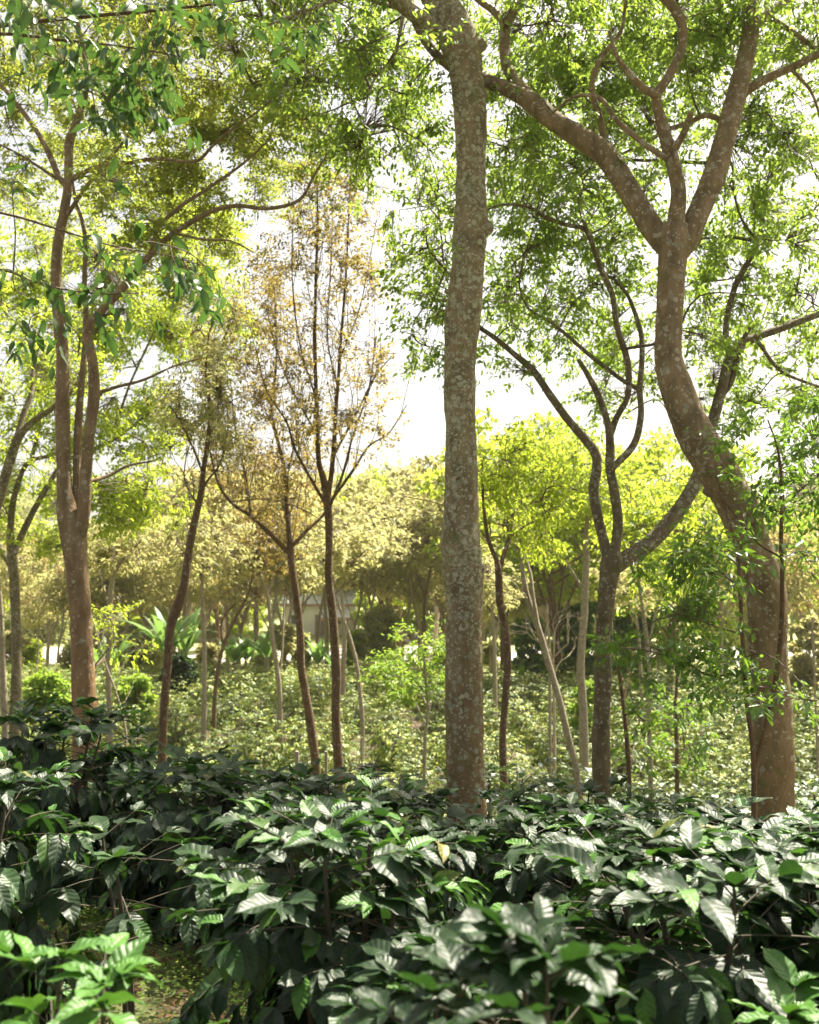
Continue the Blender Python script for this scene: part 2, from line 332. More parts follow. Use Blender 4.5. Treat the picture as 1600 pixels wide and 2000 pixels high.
# ------------------------------------------------------------------ the ground
def ground():
    m, n, l, out = newmat('soil and weeds')
    tc = n.new('ShaderNodeTexCoord'); sp = n.new('ShaderNodeSeparateXYZ'); l.new(tc.outputs['Object'], sp.inputs[0])
    n1 = noise_(n, l, tc.outputs['Object'], 1.4, 8, .7); n2 = noise_(n, l, tc.outputs['Object'], 11, 6, .7)
    soil = ramp(n, [(.3, (.045, .028, .016)), (.7, (.13, .085, .05))]); l.new(n2, soil.inputs[0])
    green = ramp(n, [(.3, (.05, .085, .02)), (.75, (.13, .15, .035))]); l.new(n2, green.inputs[0])
    fac = ramp(n, [(.42, (0, 0, 0)), (.6, (1, 1, 1))]); l.new(n1, fac.inputs[0])
    near = mixc(n, l, fac.outputs[0], soil.outputs[0], green.outputs[0])
    grass = ramp(n, [(.3, (.20, .24, .08)), (.7, (.36, .35, .15))]); l.new(n1, grass.inputs[0])
    yy = ramp(n, [(0, (0, 0, 0)), (1, (1, 1, 1))])
    l.new(math_(n, l, 'MULTIPLY', math_(n, l, 'SUBTRACT', math_(n, l, 'ADD', sp.outputs[1], math_(n, l, 'MULTIPLY', n1, 4)), 46.0), .5), yy.inputs[0])
    c = mixc(n, l, yy.outputs[0], near, grass.outputs[0])
    b = n.new('ShaderNodeBsdfPrincipled'); l.new(c, b.inputs['Base Color']); b.inputs['Roughness'].default_value = .95
    bp = n.new('ShaderNodeBump'); bp.inputs['Strength'].default_value = .8; bp.inputs['Distance'].default_value = .05
    l.new(n2, bp.inputs['Height']); l.new(bp.outputs[0], b.inputs['Normal']); l.new(b.outputs[0], out.inputs[0])
    ys = np.concatenate([np.arange(-30, 0, 3), np.arange(0, 24, .25), np.arange(24, 60, 1.5), np.arange(60, 320, 6), np.geomspace(320, 1500, 16)])
    s = np.linspace(-1, 1, 121); ex = np.sign(s) * (np.abs(s) * 22 + np.abs(s) ** 5 * 600)
    X, Y = np.meshgrid(ex, ys); Z = zg(X, Y)
    nz = np.array([noise.noise(Vector((x * .9, y * .9, 3.1))) for x, y in zip(X.ravel(), Y.ravel())]).reshape(X.shape)
    Z = Z + nz * .05 * (Y < 60)
    V = np.stack([X, Y, Z], -1).reshape(-1, 3); c_ = len(ex)
    i, j = np.meshgrid(np.arange(len(ys) - 1), np.arange(c_ - 1), indexing='ij')
    f = np.stack([i * c_ + j, i * c_ + j + 1, (i + 1) * c_ + j + 1, (i + 1) * c_ + j], -1).reshape(-1, 4)
    mb = MB(); mb.add(V, f); o = mb.build('ground', m); tag(o, 'earth slope with weeds falling to the coffee field', None, None, 'structure')
    # pale road across the far side
    xs = np.linspace(-120, 120, 61); yb = 72 + 3 * np.sin(xs * .03)
    V = np.concatenate([np.stack([xs, yb - 8, zg(xs, yb - 8) + .03], -1), np.stack([xs, yb + 11, zg(xs, yb + 11) + .03], -1)]); k = np.arange(60)
    mb = MB(); mb.add(V, np.stack([k, k + 1, k + 62, k + 61], -1)); o = mb.build('road', plainmat('pale gravel', (.52, .47, .42), .9, .12, 1.5))
    tag(o, 'pale gravel road beyond the coffee field', None, None, 'structure')
ground()

# ------------------------------------------------------------------ trees
TRUNKS = []                                        # (x, y) of every trunk, so that bushes keep clear
class Tree:
    def __init__(s, name, label, d, base_px, bark, leaf, seed, group=None, cat='tree'):
        """base_px = (px, py, w) where the trunk passes; its foot is carried down to the ground"""
        s.d = d; p = at(base_px[0], base_px[1], d); s.foot = np.array((p[0], d, zg(p[0], d) - .1))
        s.root = thing(name, label, cat, s.foot, group); s.bark = bark; s.leaf = leaf; s.seed = seed
        s.sk = []; s.cl = MB(); s.rs = np.random.default_rng(seed); TRUNKS.append((p[0], d))
    def px(s, path, drift=0.0, flare=False, dep=0.0):
        """pixel path (px, py, width[, depth offset]) -> rows (x, y, z, r) relative to the foot"""
        out = []; n = len(path)
        for i, q in enumerate(path):
            dd = s.d + dep + (q[3] if len(q) > 3 else drift * i / max(1, n - 1))
            p = at(q[0], q[1], dd); out.append((*(p - s.foot), q[2] / F * dd / 2))
        if flare:
            a = out[0]; h = a[2]
            if h > .15: out = [(a[0] * .2, a[1], -.12, a[3] * 1.3), (a[0] * .5, a[1], h * .45, a[3] * 1.06)] + out
        return out
    def limb(s, name, path, drift=0.0, sides=10, bump=.06, lump=.12, step=.06, flare=False, dep=0.0, knobs=()):
        P = smooth_path(s.px(path, drift, flare, dep), step); mb = MB()
        tube(mb, P, sides, bump, s.seed * 1.7, 0, lump)
        for (kx, ky, kw, side) in knobs:                       # branch scars and burls on the trunk
            c = at(kx, ky, s.d + dep - .02) - s.foot; r = kw / F * s.d / 2
            K = np.array([(c[0] - side * r * 2.2, c[1], c[2] - r * .5, r * 1.5), (c[0] - side * r * .4, c[1] - r * .1, c[2], r * 1.15), (c[0] + side * r * .5, c[1] - r * .2, c[2] + r * .15, r * .75), (c[0] + side * r * .7, c[1] - r * .2, c[2] + r * .2, r * .25)])
            tube(mb, smooth_path(K, r * .35), 10, .2, kx, 0, .2)
        mb.build(name, s.bark, s.root); s.sk.append(P); return P
    def trunk(s, path, **k): return s.limb('trunk', path, flare=True, sides=k.pop('sides', 18), **k)
    def branch(s, path, drift=0.0, **k): return s.limb('branch', path, drift, **k)
    def crown(s, blobs, n, leaf_len, spread=1.5, per=11, droop=.35, tpl=None, gap=.0, gscale=2.6, tw=.004, flat=.6, reach=.22, dep=0.0, up=.0, subr=.010):
        """blobs (px, py, rx, ry[, depth offset]) in photo pixels at the tree's depth, filled with twigs and leaves"""
        tpl = tpl or SMALL; rs = s.rs; sk = np.vstack([p[:, :3] for p in s.sk])
        area = np.array([b[2] * b[3] for b in blobs], float); share = area / area.sum()
        for b, sh in zip(blobs, share):
            dd = s.d + dep + (b[4] if len(b) > 4 else rs.uniform(-.5, .5) * spread)
            c = at(b[0], b[1], dd) - s.foot; R = np.array((b[2] / F * dd, spread * .55, b[3] / F * dd))
            K = max(3, int(n * sh / per))
            q = nrm(rs.normal(0, 1, (K * 4, 3))) * rs.uniform(.0, 1, (K * 4, 1)) ** .55 * 1.5
            P = c + q * R
            if gap:
                val = np.array([noise.noise(Vector(p * gscale) + Vector((s.seed, 0, 0))) for p in P]); P = P[np.argsort(-val - rs.uniform(0, 1, len(P)) * (1 - gap) * .8)]
            P = P[:K]
            ks = max(2, min(9, K // 22)); sub = P[rs.choice(len(P), min(ks, len(P)), replace=False)]
            for e in sub:                                      # secondary boughs
                i = np.argmin(((sk - e) ** 2).sum(1) + .6 * np.maximum(0, sk[:, 2] - e[2]) ** 2); a = sk[i]; L = np.linalg.norm(e - a)
                if L < .15: continue
                m1 = a + (e - a) * .35 + rs.normal(0, .08, 3) * L + np.array((0, 0, .06 * L)); m2 = a + (e - a) * .7 + rs.normal(0, .07, 3) * L + np.array((0, 0, .07 * L))
                r = subr * (1 + .5 * L)
                Q = smooth_path([(*a, r), (*m1, r * .75), (*m2, r * .5), (*e, r * .25)], max(.08, L / 14)); tube(s.cl, Q, 5, 0, 0, 1)
                sk = np.vstack([sk, Q[:, :3]])
            near = np.array([sk[np.argmin(((sk - p) ** 2).sum(1))] for p in P])
            L = np.linalg.norm(P - near, axis=1, keepdims=True); near = np.where(L > 1.2, P - (P - near) / np.maximum(L, 1e-6) * 1.2, near)
            twigs(s.cl, near, P, tw * 1.5, tw * .5, .04, 1)
            D = nrm(P - near + rs.normal(0, .25, P.shape) * reach); D[:, 2] = D[:, 2] * flat + up; D = nrm(D)
            s.spray(P, D, per, leaf_len, droop, tpl, reach)
    def sprout(s, n, zmin, lo, hi, lean=.25):
        """fine upright shoots from the limbs"""
        rs = s.rs; sk = np.vstack([p[:, :3] for p in s.sk[1:]] + [s.sk[0][len(s.sk[0]) // 2:, :3]]); sk = sk[sk[:, 2] > zmin]
        A = sk[rs.integers(0, len(sk), n)]; B = A + np.stack([rs.normal(0, lean, n), rs.normal(0, lean, n), np.ones(n)], -1) * rs.uniform(lo, hi, (n, 1))
        twigs(s.cl, A, B, .008, .0025, 0, 1, 5)
        for f_ in (.35, .6, .8, 1.0): s.sk.append(np.column_stack([A + (B - A) * f_, np.full(n, .003)]))
        C_ = A + (B - A) * rs.uniform(.4, .9, (n, 1)); twigs(s.cl, C_, C_ + np.stack([rs.normal(0, .2, n), rs.normal(0, .2, n), rs.uniform(.2, .6, n)], -1), .004, .0015, 0, 1, 3)
    def spray(s, P, D, per, leaf_len, droop, tpl, reach):
        rs = s.rs; K = len(P); t = np.tile(np.linspace(0, 1, per), (K, 1)) + rs.normal(0, .06, (K, per))
        sd_ = np.where(np.arange(per) % 2 == 0, 1.0, -1.0)[None, :, None]
        Sx = nrm(np.cross(D, np.array((0, 0, 1.0)) + rs.normal(0, .35, (K, 3))))
        pos = P[:, None] + D[:, None] * (t[..., None] - .35) * reach * rs.uniform(.7, 1.3, (K, 1, 1)) + rs.normal(0, .012, (K, per, 3)) * 2
        ax = D[:, None] * .55 + Sx[:, None] * sd_ * .8 + rs.normal(0, .35, (K, per, 3)) + np.array((0, 0, -droop))
        nor = np.array((0, 0, 1.0)) + rs.normal(0, .55, (K, per, 3))
        pos, ax, nor = pos.reshape(-1, 3), ax.reshape(-1, 3), nor.reshape(-1, 3); size = leaf_len * rs.uniform(.6, 1.3, len(pos))
        pick = rs.integers(0, len(tpl), len(pos))
        for k, tp in enumerate(tpl):
            q = pick == k; put_leaves(s.cl, tp, pos[q], ax[q], nor[q], size[q])
    def done(s, name='crown'):
        s.cl.build(name, [s.leaf, M['twig']], s.root); return s.root

# --- the thick straight trunk in the middle
t = Tree('shade_tree', 'thick straight trunk covered in pale lichen, standing mid-picture, forking at the top edge', 9.5, (912, 1600, 76), M['bark_a'], M['canopy'], 11)
t.trunk([(912, 1600, 76), (909, 1480, 73), (908, 1340, 72), (907, 1240, 71), (907, 1150, 76), (900, 1050, 75), (901, 950, 64), (900, 850, 61), (898, 760, 62), (900, 690, 64), (906, 600, 69), (913, 520, 66), (919, 440, 66),
         (920, 380, 64), (921, 300, 62), (918, 200, 64), (908, 120, 68), (890, 65, 82), (866, 20, 78), (846, -40, 70), (830, -150, 62)], lump=.13, bump=.07, sides=26, step=.035,
        knobs=[(955, 446, 24, 1), (946, 186, 22, 1), (940, 1110, 18, 1), (874, 705, 14, -1), (940, 545, 16, 1), (940, 90, 30, 1), (872, 570, 12, -1)])
t.branch([(866, 70, 40), (838, 50, 36), (810, 28, 32), (775, 2, 28), (730, -40, 24), (640, -90, 18)], -.8)
t.branch([(790, 12, 9), (782, 60, 7), (768, 110, 6), (735, 150, 5), (718, 190, 4), (715, 230, 3)], -.6, sides=6)
t.branch([(800, 20, 12), (740, 5, 10), (690, -10, 8), (600, 20, 6), (520, 50, 4)], -1.0, sides=6)
t.branch([(846, -40, 60), (900, -130, 40), (1000, -220, 30), (1100, -300, 20)], 1.0)
t.branch([(832, -140, 60), (800, -300, 40), (700, -420, 20)], 0.5)
t.crown([(700, 110, 110, 80), (620, 50, 120, 60), (765, 205, 70, 55), (640, 190, 100, 70), (530, 80, 100, 70), (690, 255, 80, 50), (790, 120, 45, 60), (850, 260, 40, 30), (760, 40, 60, 40), (830, 200, 40, 40), (600, 130, 60, 40),
         (480, 20, 70, 30), (700, 310, 50, 30), (640, -100, 200, 60), (800, -260, 200, 60)], 22000, .066, 2.6, dep=1.4, gap=.7, droop=.45)
t.done()

# --- the S-shaped tree on the right with three limbs
t = Tree('shade_tree', 'sinuous thick tree at right whose leaning trunk forks into three heavy limbs', 9.0, (1512, 1600, 74), M['bark_b'], M['canopy'], 23)
t.trunk([(1512, 1600, 78), (1512, 1480, 76), (1508, 1380, 76), (1502, 1280, 72), (1498, 1180, 74), (1484, 1110, 74), (1462, 1050, 74), (1440, 985, 78), (1412, 935, 78), (1385, 890, 76), (1358, 845, 72), (1338, 800, 68), (1320, 750, 64),
         (1305, 700, 56), (1306, 640, 52), (1309, 580, 51), (1313, 520, 54), (1316, 470, 62), (1318, 440, 52)], lump=.10, bump=.06, sides=24, step=.035,
        knobs=[(1540, 1425, 22, 1), (1470, 1040, 20, 1), (1380, 960, 20, -1), (1290, 690, 12, -1)])
t.branch([(1318, 500, 40), (1285, 462, 46), (1252, 410, 44), (1215, 350, 43), (1180, 300, 44), (1130, 266, 42), (1082, 236, 40), (1042, 202, 40), (1000, 178, 30), (950, 158, 28), (880, 130, 22), (820, 60, 18), (780, -60, 12)], .9, sides=14)
t.branch([(1035, 190, 26), (1010, 162, 26), (990, 130, 22), (986, 90, 21), (990, 45, 20), (1018, -5, 20), (1060, -90, 16)], .3, dep=.6)
t.branch([(990, 50, 14), (965, 22, 13), (935, 0, 12), (890, -40, 10)], .3, dep=.7, sides=8)
t.branch([(1182, 290, 14), (1172, 230, 14), (1156, 172, 12), (1170, 122, 11), (1198, 82, 9), (1215, 55, 8), (1225, -20, 6)], -.4, dep=.4, sides=8)
t.branch([(1316, 470, 38), (1322, 420, 35), (1326, 375, 31), (1315, 320, 31), (1302, 275, 29), (1292, 235, 24), (1282, 190, 22), (1306, 150, 19), (1330, 100, 20), (1333, 50, 20), (1304, 0, 20), (1240, -50, 16), (1180, -130, 12)], -.6, sides=12)
t.branch([(1284, 188, 16), (1258, 172, 15), (1230, 145, 13), (1205, 110, 10), (1190, 60, 7)], -.3, dep=-.4, sides=8)
t.branch([(1302, 310, 13), (1255, 278, 12), (1205, 235, 11), (1170, 190, 9), (1120, 190, 7), (1080, 220, 5)], .3, dep=-.3, sides=8)
t.branch([(1318, 290, 16), (1335, 262, 15), (1345, 235, 14), (1350, 220, 12)], -.2, dep=-.3, sides=8)
t.branch([(1322, 500, 40), (1346, 460, 48), (1366, 412, 46), (1394, 345, 45), (1420, 255, 42), (1440, 180, 40), (1458, 105, 38), (1467, 50, 36), (1463, 0, 33), (1455, -80, 26), (1480, -200, 18)], .3, sides=14)
t.branch([(1470, 55, 22), (1500, 28, 20), (1540, -2, 18), (1620, -60, 14)], .2, dep=.3, sides=8)
t.branch([(1452, 180, 20), (1500, 152, 18), (1550, 130, 16), (1600, 106, 14), (1700, 70, 10)], -.4, dep=.2, sides=8)
t.branch([(1425, 240, 12), (1380, 225, 11), (1345, 240, 10), (1300, 255, 9), (1260, 280, 7), (1215, 300, 5)], .4, dep=.8, sides=6)
t.branch([(1500, 30, 12), (1560, 70, 10), (1600, 100, 8)], .3, dep=.5, sides=6)
t.branch([(1545, 135, 8), (1570, 160, 7), (1590, 190, 6), (1610, 260, 4)], .3, dep=0, sides=6)
t.crown([(1100, 60, 140, 55), (1250, 110, 110, 70), (1400, 70, 70, 60), (1540, 50, 80, 70), (1180, 180, 110, 50), (1050, 30, 110, 40), (1520, 160, 100, 45), (1565, 210, 50, 50), (960, 60, 50, 60), (1290, 20, 130, 35),
         (1090, 150, 80, 50), (1240, 230, 80, 40), (1370, 190, 50, 45), (1330, 120, 80, 60), (980, 250, 50, 45), (1180, 20, 110, 40), (1390, 20, 70, 30), (1540, 100, 80, 40), (1210, 120, 60, 50), (1040, 280, 60, 30),
         (1200, -100, 200, 50), (1480, -100, 150, 50)], 37000, .066, 3.0, dep=1.9, gap=.75, droop=.5)
t.done()

# --- the smaller forked tree between them
t = Tree('shade_tree', 'mossy mid-sized tree forked low, one limb curving right behind the sinuous tree', 11.0, (1178, 1605, 32), M['bark_c'], M['canopy'], 31)
t.trunk([(1178, 1605, 33), (1174, 1450, 34), (1178, 1330, 33), (1181, 1220, 33), (1188, 1140, 36), (1196, 1095, 42), (1200, 1075, 26)], lump=.1, bump=.08, sides=16, step=.05)
t.branch([(1196, 1110, 34), (1222, 1092, 33), (1258, 1070, 31), (1300, 1030, 30), (1338, 978, 29), (1364, 930, 27), (1380, 870, 24), (1395, 815, 22), (1412, 750, 20), (1428, 695, 19), (1470, 662, 17), (1530, 640, 15), (1600, 614, 13), (1700, 590, 10)], .9, sides=12)
t.branch([(1190, 1100, 24), (1180, 1060, 21), (1168, 1010, 20), (1160, 960, 20), (1166, 915, 20), (1163, 885, 19), (1140, 855, 18), (1108, 818, 17), (1070, 765, 16), (1040, 722, 15), (1005, 692, 12), (960, 655, 10), (900, 620, 8), (840, 600, 5)], .5)
t.branch([(1200, 1095, 20), (1207, 1020, 20), (1200, 960, 19), (1192, 915, 19), (1192, 870, 18), (1188, 830, 15), (1172, 780, 13), (1150, 735, 11), (1130, 702, 9)], -.4)
t.branch([(1192, 850, 14), (1205, 815, 13), (1226, 775, 13), (1228, 725, 13), (1222, 690, 13), (1206, 640, 12), (1196, 575, 12), (1178, 535, 12), (1160, 485, 11), (1143, 448, 10), (1110, 440, 8), (1065, 424, 8), (1035, 405, 7), (980, 400, 5), (930, 420, 4)], -.7, sides=8)
t.branch([(1196, 915, 14), (1238, 868, 14), (1252, 812, 13), (1250, 760, 12), (1254, 700, 11), (1252, 650, 10), (1228, 580, 8), (1200, 545, 6)], .6, sides=8)
t.branch([(1252, 762, 10), (1220, 745, 10), (1180, 715, 9), (1150, 692, 9), (1108, 655, 8), (1070, 625, 7), (1035, 605, 5), (1015, 560, 4), (1022, 500, 3)], -.3, dep=.4, sides=8)
t.branch([(1426, 700, 13), (1418, 640, 13), (1436, 560, 12), (1460, 515, 11), (1480, 470, 9), (1495, 400, 7), (1500, 350, 4)], .3, dep=.7, sides=8)
t.branch([(1480, 470, 7), (1450, 430, 6), (1435, 380, 5), (1430, 320, 3)], .3, dep=.9, sides=6)
t.branch([(1470, 470, 7), (1420, 462, 6), (1370, 466, 5)], .2, dep=.9, sides=6)
t.branch([(1405, 780, 14), (1430, 740, 13), (1445, 680, 12), (1465, 640, 8)], -.2, dep=.7, sides=6)
t.branch([(1145, 448, 6), (1130, 400, 5), (1140, 360, 4), (1120, 320, 3)], .3, dep=-.5, sides=6)
t.branch([(1480, 665, 8), (1520, 720, 7), (1570, 745, 6), (1620, 760, 4)], .3, dep=.6, sides=6)
t.crown([(1000, 330, 80, 50), (865, 440, 85, 55), (835, 330, 50, 35), (830, 520, 55, 45), (850, 620, 70, 35), (1060, 340, 100, 55), (1160, 390, 100, 55), (1250, 340, 70, 50), (1000, 560, 80, 60), (1100, 560, 90, 60), (1070, 470, 80, 45),
         (1210, 620, 70, 60), (1000, 700, 60, 30), (1240, 500, 45, 60), (1180, 790, 55, 40), (1110, 660, 70, 40), (1000, 440, 50, 40), (1240, 720, 40, 60), (1440, 320, 85, 50), (1510, 400, 95, 60), (1430, 460, 75, 50), (1530, 520, 90, 55),
         (1400, 610, 65, 60), (1510, 690, 95, 45), (1560, 780, 60, 40), (1395, 520, 45, 55), (1570, 340, 50, 50), (1450, 780, 80, 50), (1530, 600, 80, 50), (1450, 400, 50, 40), (1070, 400, 70, 40), (1370, 700, 30, 50), (870, 700, 60, 25),
         (1160, 470, 60, 40), (1190, 700, 40, 40), (1210, 250, 90, 40), (1080, 250, 60, 40), (960, 620, 50, 30)], 40000, .074, 3.2, dep=1.8, gap=.7, droop=.45)
t.done()

# --- the big reddish tree on the left
t = Tree('shade_tree', 'reddish brown tree at left with trunk dividing into upright stems and long limb reaching right', 11.0, (165, 1420, 46), M['bark_d'], M['feather'], 41)
t.trunk([(168, 1440, 50), (163, 1340, 46), (160, 1260, 42), (156, 1180, 42), (150, 1110, 43), (143, 1050, 50), (132, 1000, 42), (126, 950, 29), (123, 860, 27), (122, 780, 27), (122, 700, 25), (117, 640, 25), (110, 550, 22), (113, 480, 20), (124, 420, 18),
         (132, 370, 17), (134, 320, 17), (136, 275, 18), (150, 235, 14), (170, 160, 11), (160, 80, 9), (140, -20, 7), (150, -150, 5)], lump=.09, bump=.06, sides=18, step=.05, knobs=[(196, 768, 14, 1), (112, 770, 10, -1)])
t.branch([(152, 1060, 30), (163, 1000, 26), (168, 920, 24), (174, 850, 23), (184, 770, 24), (180, 700, 20), (170, 650, 19), (190, 616, 17), (215, 590, 16), (255, 545, 15), (296, 495, 14), (340, 455, 12), (405, 416, 10), (460, 402, 9), (525, 407, 8), (585, 390, 7), (615, 340, 5), (640, 300, 4)], -.8)
t.branch([(150, 1040, 14), (150, 950, 16), (152, 850, 16), (158, 760, 14), (166, 680, 12), (168, 615, 11), (165, 550, 10), (167, 475, 9), (160, 430, 8), (148, 395, 7), (140, 340, 5)], .6, sides=8)
t.branch([(296, 490, 10), (310, 445, 9), (350, 405, 8), (400, 372, 7), (440, 345, 6), (480, 315, 5), (530, 270, 3)], .3, dep=-.5, sides=8)
t.branch([(138, 352, 11), (185, 327, 9), (240, 320, 8), (305, 310, 7), (380, 316, 7), (415, 285, 6), (450, 255, 5), (500, 220, 4), (550, 182, 3), (585, 170, 2)], -.9, sides=8)
t.branch([(124, 430, 9), (165, 370, 8), (200, 325, 7), (232, 288, 6), (280, 230, 4), (330, 190, 3)], -.6, sides=8)
t.branch([(132, 365, 14), (115, 345, 13), (100, 310, 12), (80, 270, 11), (50, 225, 10), (0, 165, 8), (-60, 110, 6)], .5, sides=8)
t.branch([(112, 350, 8), (75, 325, 6), (35, 300, 5), (0, 282, 4)], -.3, sides=6)
t.branch([(190, 768, 9), (230, 755, 7), (280, 742, 6), (340, 715, 4), (390, 700, 3)], .4, sides=6)
t.branch([(175, 940, 7), (210, 930, 6), (250, 910, 5), (300, 900, 3)], .5, sides=6)
t.branch([(340, 455, 6), (400, 468, 5), (450, 470, 4), (490, 490, 3)], .3, dep=-.6, sides=6)
t.crown([(80, 60, 110, 50), (400, 235, 110, 45), (330, 180, 90, 40), (500, 285, 80, 45), (560, 235, 70, 40), (420, 430, 50, 25), (330, 365, 85, 40), (250, 255, 90, 40), (80, 250, 80, 55), (200, 60, 130, 40), (400, 70, 110, 40),
         (30, 130, 50, 60), (560, 320, 60, 35), (50, 370, 60, 40), (200, 140, 90, 40), (400, 140, 80, 40), (300, 20, 120, 40), (490, 150, 60, 40), (370, 290, 70, 35), (60, 20, 80, 30), (250, 430, 60, 30), (610, 280, 40, 30), (330, 500, 60, 25),
         (150, -100, 200, 50)], 66000, .062, 3.6, dep=1.0, per=14, gap=.75, droop=.2, tpl=FINE, reach=.17, tw=.0022, flat=.35, subr=.006)
t.done()

# --- the bright green layered tree behind it at the left edge
t = Tree('shade_tree', 'green leafed forked tree near the left edge, in the field behind the reddish tree', 24.0, (31, 1370, 18), M['bark_c'], M['lime'], 47)
t.trunk([(30, 1380, 21), (32, 1290, 19), (31, 1200, 18), (27, 1130, 18), (22, 1080, 17), (20, 1040, 14)], step=.12)
t.branch([(24, 1085, 14), (38, 1055, 13), (62, 1005, 12), (96, 945, 10), (130, 900, 8), (220, 860, 6), (300, 800, 4)], 1.0, step=.15)
t.branch([(20, 1060, 13), (24, 990, 12), (40, 930, 10), (60, 900, 9), (110, 885, 7), (170, 840, 5)], -1.0, step=.15)
t.branch([(24, 1110, 12), (0, 1070, 11), (-40, 1000, 9)], .5, step=.15)
t.branch([(60, 905, 8), (80, 800, 7), (60, 700, 6), (90, 600, 5), (70, 480, 4)], 1, step=.15)
t.branch([(220, 860, 6), (250, 760, 5), (300, 650, 4), (340, 560, 3)], 1, dep=.5, step=.15)
t.crown([(50, 440, 80, 45), (280, 480, 100, 50), (200, 560, 90, 50), (80, 600, 80, 50), (340, 600, 75, 50), (260, 680, 100, 50), (420, 620, 60, 50), (390, 520, 55, 45), (60, 700, 60, 45), (200, 790, 60, 35), (285, 850, 60, 40), (230, 950, 75, 40),
         (60, 950, 60, 40), (40, 1020, 50, 35), (290, 980, 60, 35), (240, 380, 90, 40), (30, 540, 50, 45), (200, 880, 70, 35), (250, 790, 80, 35), (60, 820, 60, 40), (80, 1060, 50, 25), (210, 1010, 60, 30), (430, 420, 50, 40), (370, 680, 50, 35), (330, 440, 60, 40)], 60000, .1, 4.5, gap=.75, droop=.3, gscale=.9, reach=.3, tw=.006)
t.done()

# --- forked pale trunk leaning in at the left edge
t = Tree('leaning_tree', 'pale double stem slanting in from the left edge at mid height', 17.0, (-90, 1380, 24), M['bark_c'], M['lime'], 53)
t.trunk([(-95, 1400, 26), (-70, 1200, 24), (-30, 1050, 22), (-2, 972, 21), (18, 905, 19), (36, 855, 17), (66, 822, 13), (106, 794, 10), (160, 740, 5)], step=.12)
t.branch([(30, 868, 13), (44, 815, 12), (62, 765, 10), (66, 715, 8), (80, 660, 5)], .6, step=.12)
t.crown([(100, 730, 60, 35), (50, 640, 60, 40), (150, 700, 50, 30), (20, 760, 40, 40), (10, 870, 30, 40)], 4500, .075, 2.5, gap=.6, droop=.3)
t.done()

# --- slender trees
t = Tree('slender_tree', 'slender brown tree left of centre, kinked low and leaning right up to a thin crown', 14.0, (318, 1470, 16), M['bark_slim'], M['gold'], 61)
t.trunk([(317, 1480, 18), (320, 1395, 17), (327, 1300, 17), (333, 1225, 18), (345, 1190, 20), (360, 1140, 17), (370, 1070, 15), (382, 1010, 14), (392, 965, 12), (397, 920, 10), (405, 870, 9), (411, 800, 7), (402, 730, 5), (408, 650, 3)], step=.06, lump=.08, sides=12)
t.branch([(392, 960, 6), (408, 935, 5), (430, 905, 4), (445, 840, 3), (440, 760, 2)], .5, sides=6)
t.branch([(398, 930, 5), (375, 870, 4), (350, 820, 3), (330, 790, 2)], -.5, sides=6)
t.branch([(386, 985, 5), (370, 960, 4), (360, 930, 3), (365, 880, 2)], .4, sides=6)
t.sprout(34, 4.0, .4, 1.0, .25)
t.crown([(400, 740, 40, 50), (370, 830, 45, 40), (430, 860, 40, 50), (412, 650, 40, 50), (350, 790, 35, 30), (440, 770, 30, 50)], 5600, .06, 1.4, gap=.6, droop=.3)
t.done()
t = Tree('slender_tree', 'slender pale barked tree left of the dark one, forking low into spreading golden twigs', 16.5, (615, 1500, 16), M['bark_slim'], M['brown'], 67)
t.root.name = 'slender_tree'
t.trunk([(618, 1515, 18), (606, 1410, 17), (597, 1355, 16), (588, 1300, 16), (587, 1250, 15), (584, 1205, 15), (578, 1160, 14), (571, 1110, 14), (567, 1075, 15), (566, 1055, 11), (560, 990, 9), (555, 915, 8), (540, 850, 7), (530, 800, 6), (540, 700, 4), (536, 560, 2)], step=.06, lump=.08, sides=12)
t.branch([(568, 1085, 10), (530, 1045, 9), (490, 1008, 8), (450, 980, 6), (425, 940, 5), (410, 880, 4), (395, 820, 2)], -.8, sides=8)
t.branch([(568, 1070, 9), (600, 1036, 7), (632, 1005, 6), (660, 960, 4), (700, 900, 2)], .5, sides=8)
t.branch([(490, 1008, 5), (480, 930, 4), (460, 840, 3), (450, 740, 2)], .5, dep=-.4, sides=6)
t.branch([(450, 980, 3), (520, 975, 3), (580, 990, 3), (635, 1020, 2)], .2, dep=-.5, sides=6)
t.sprout(80, 3.8, .4, 1.5, .2)
t.crown([(470, 900, 50, 50), (520, 780, 55, 55), (450, 720, 45, 60), (540, 900, 50, 50), (510, 640, 45, 50), (430, 860, 40, 45), (560, 980, 50, 35), (480, 990, 45, 30), (530, 560, 40, 50), (590, 890, 40, 45)], 12000, .06, 1.8, gap=.6, droop=.3, up=.3, tw=.003)
t.done()
t = Tree('slender_tree', 'slender dark trunk at left centre rising straight into tall wispy upright brown twigs', 15.0, (660, 1500, 18), M['bark_slim'], M['brown'], 71)
t.trunk([(662, 1520, 19), (656, 1400, 18), (657, 1325, 18), (654, 1260, 18), (650, 1200, 16), (642, 1125, 15), (643, 1050, 15), (640, 980, 16), (634, 945, 14), (623, 900, 10), (620, 825, 9), (617, 750, 8), (615, 650, 7), (617, 550, 6), (620, 450, 5), (620, 370, 3), (622, 300, 2)], step=.06, lump=.09, sides=12)
t.branch([(641, 975, 10), (650, 900, 9), (655, 820, 8), (661, 740, 7), (667, 650, 6), (675, 550, 5), (680, 450, 4), (685, 350, 3), (690, 270, 2)], .5, sides=8)
t.branch([(636, 985, 7), (602, 926, 6), (575, 875, 5), (560, 825, 4), (520, 760, 3), (500, 680, 2)], -.6, sides=6)
t.branch([(645, 980, 6), (688, 922, 5), (720, 872, 4), (760, 845, 3), (795, 790, 2)], .4, sides=6)
t.branch([(640, 1000, 6), (668, 930, 5), (690, 850, 4), (720, 760, 3), (735, 660, 2)], -.5, sides=6)
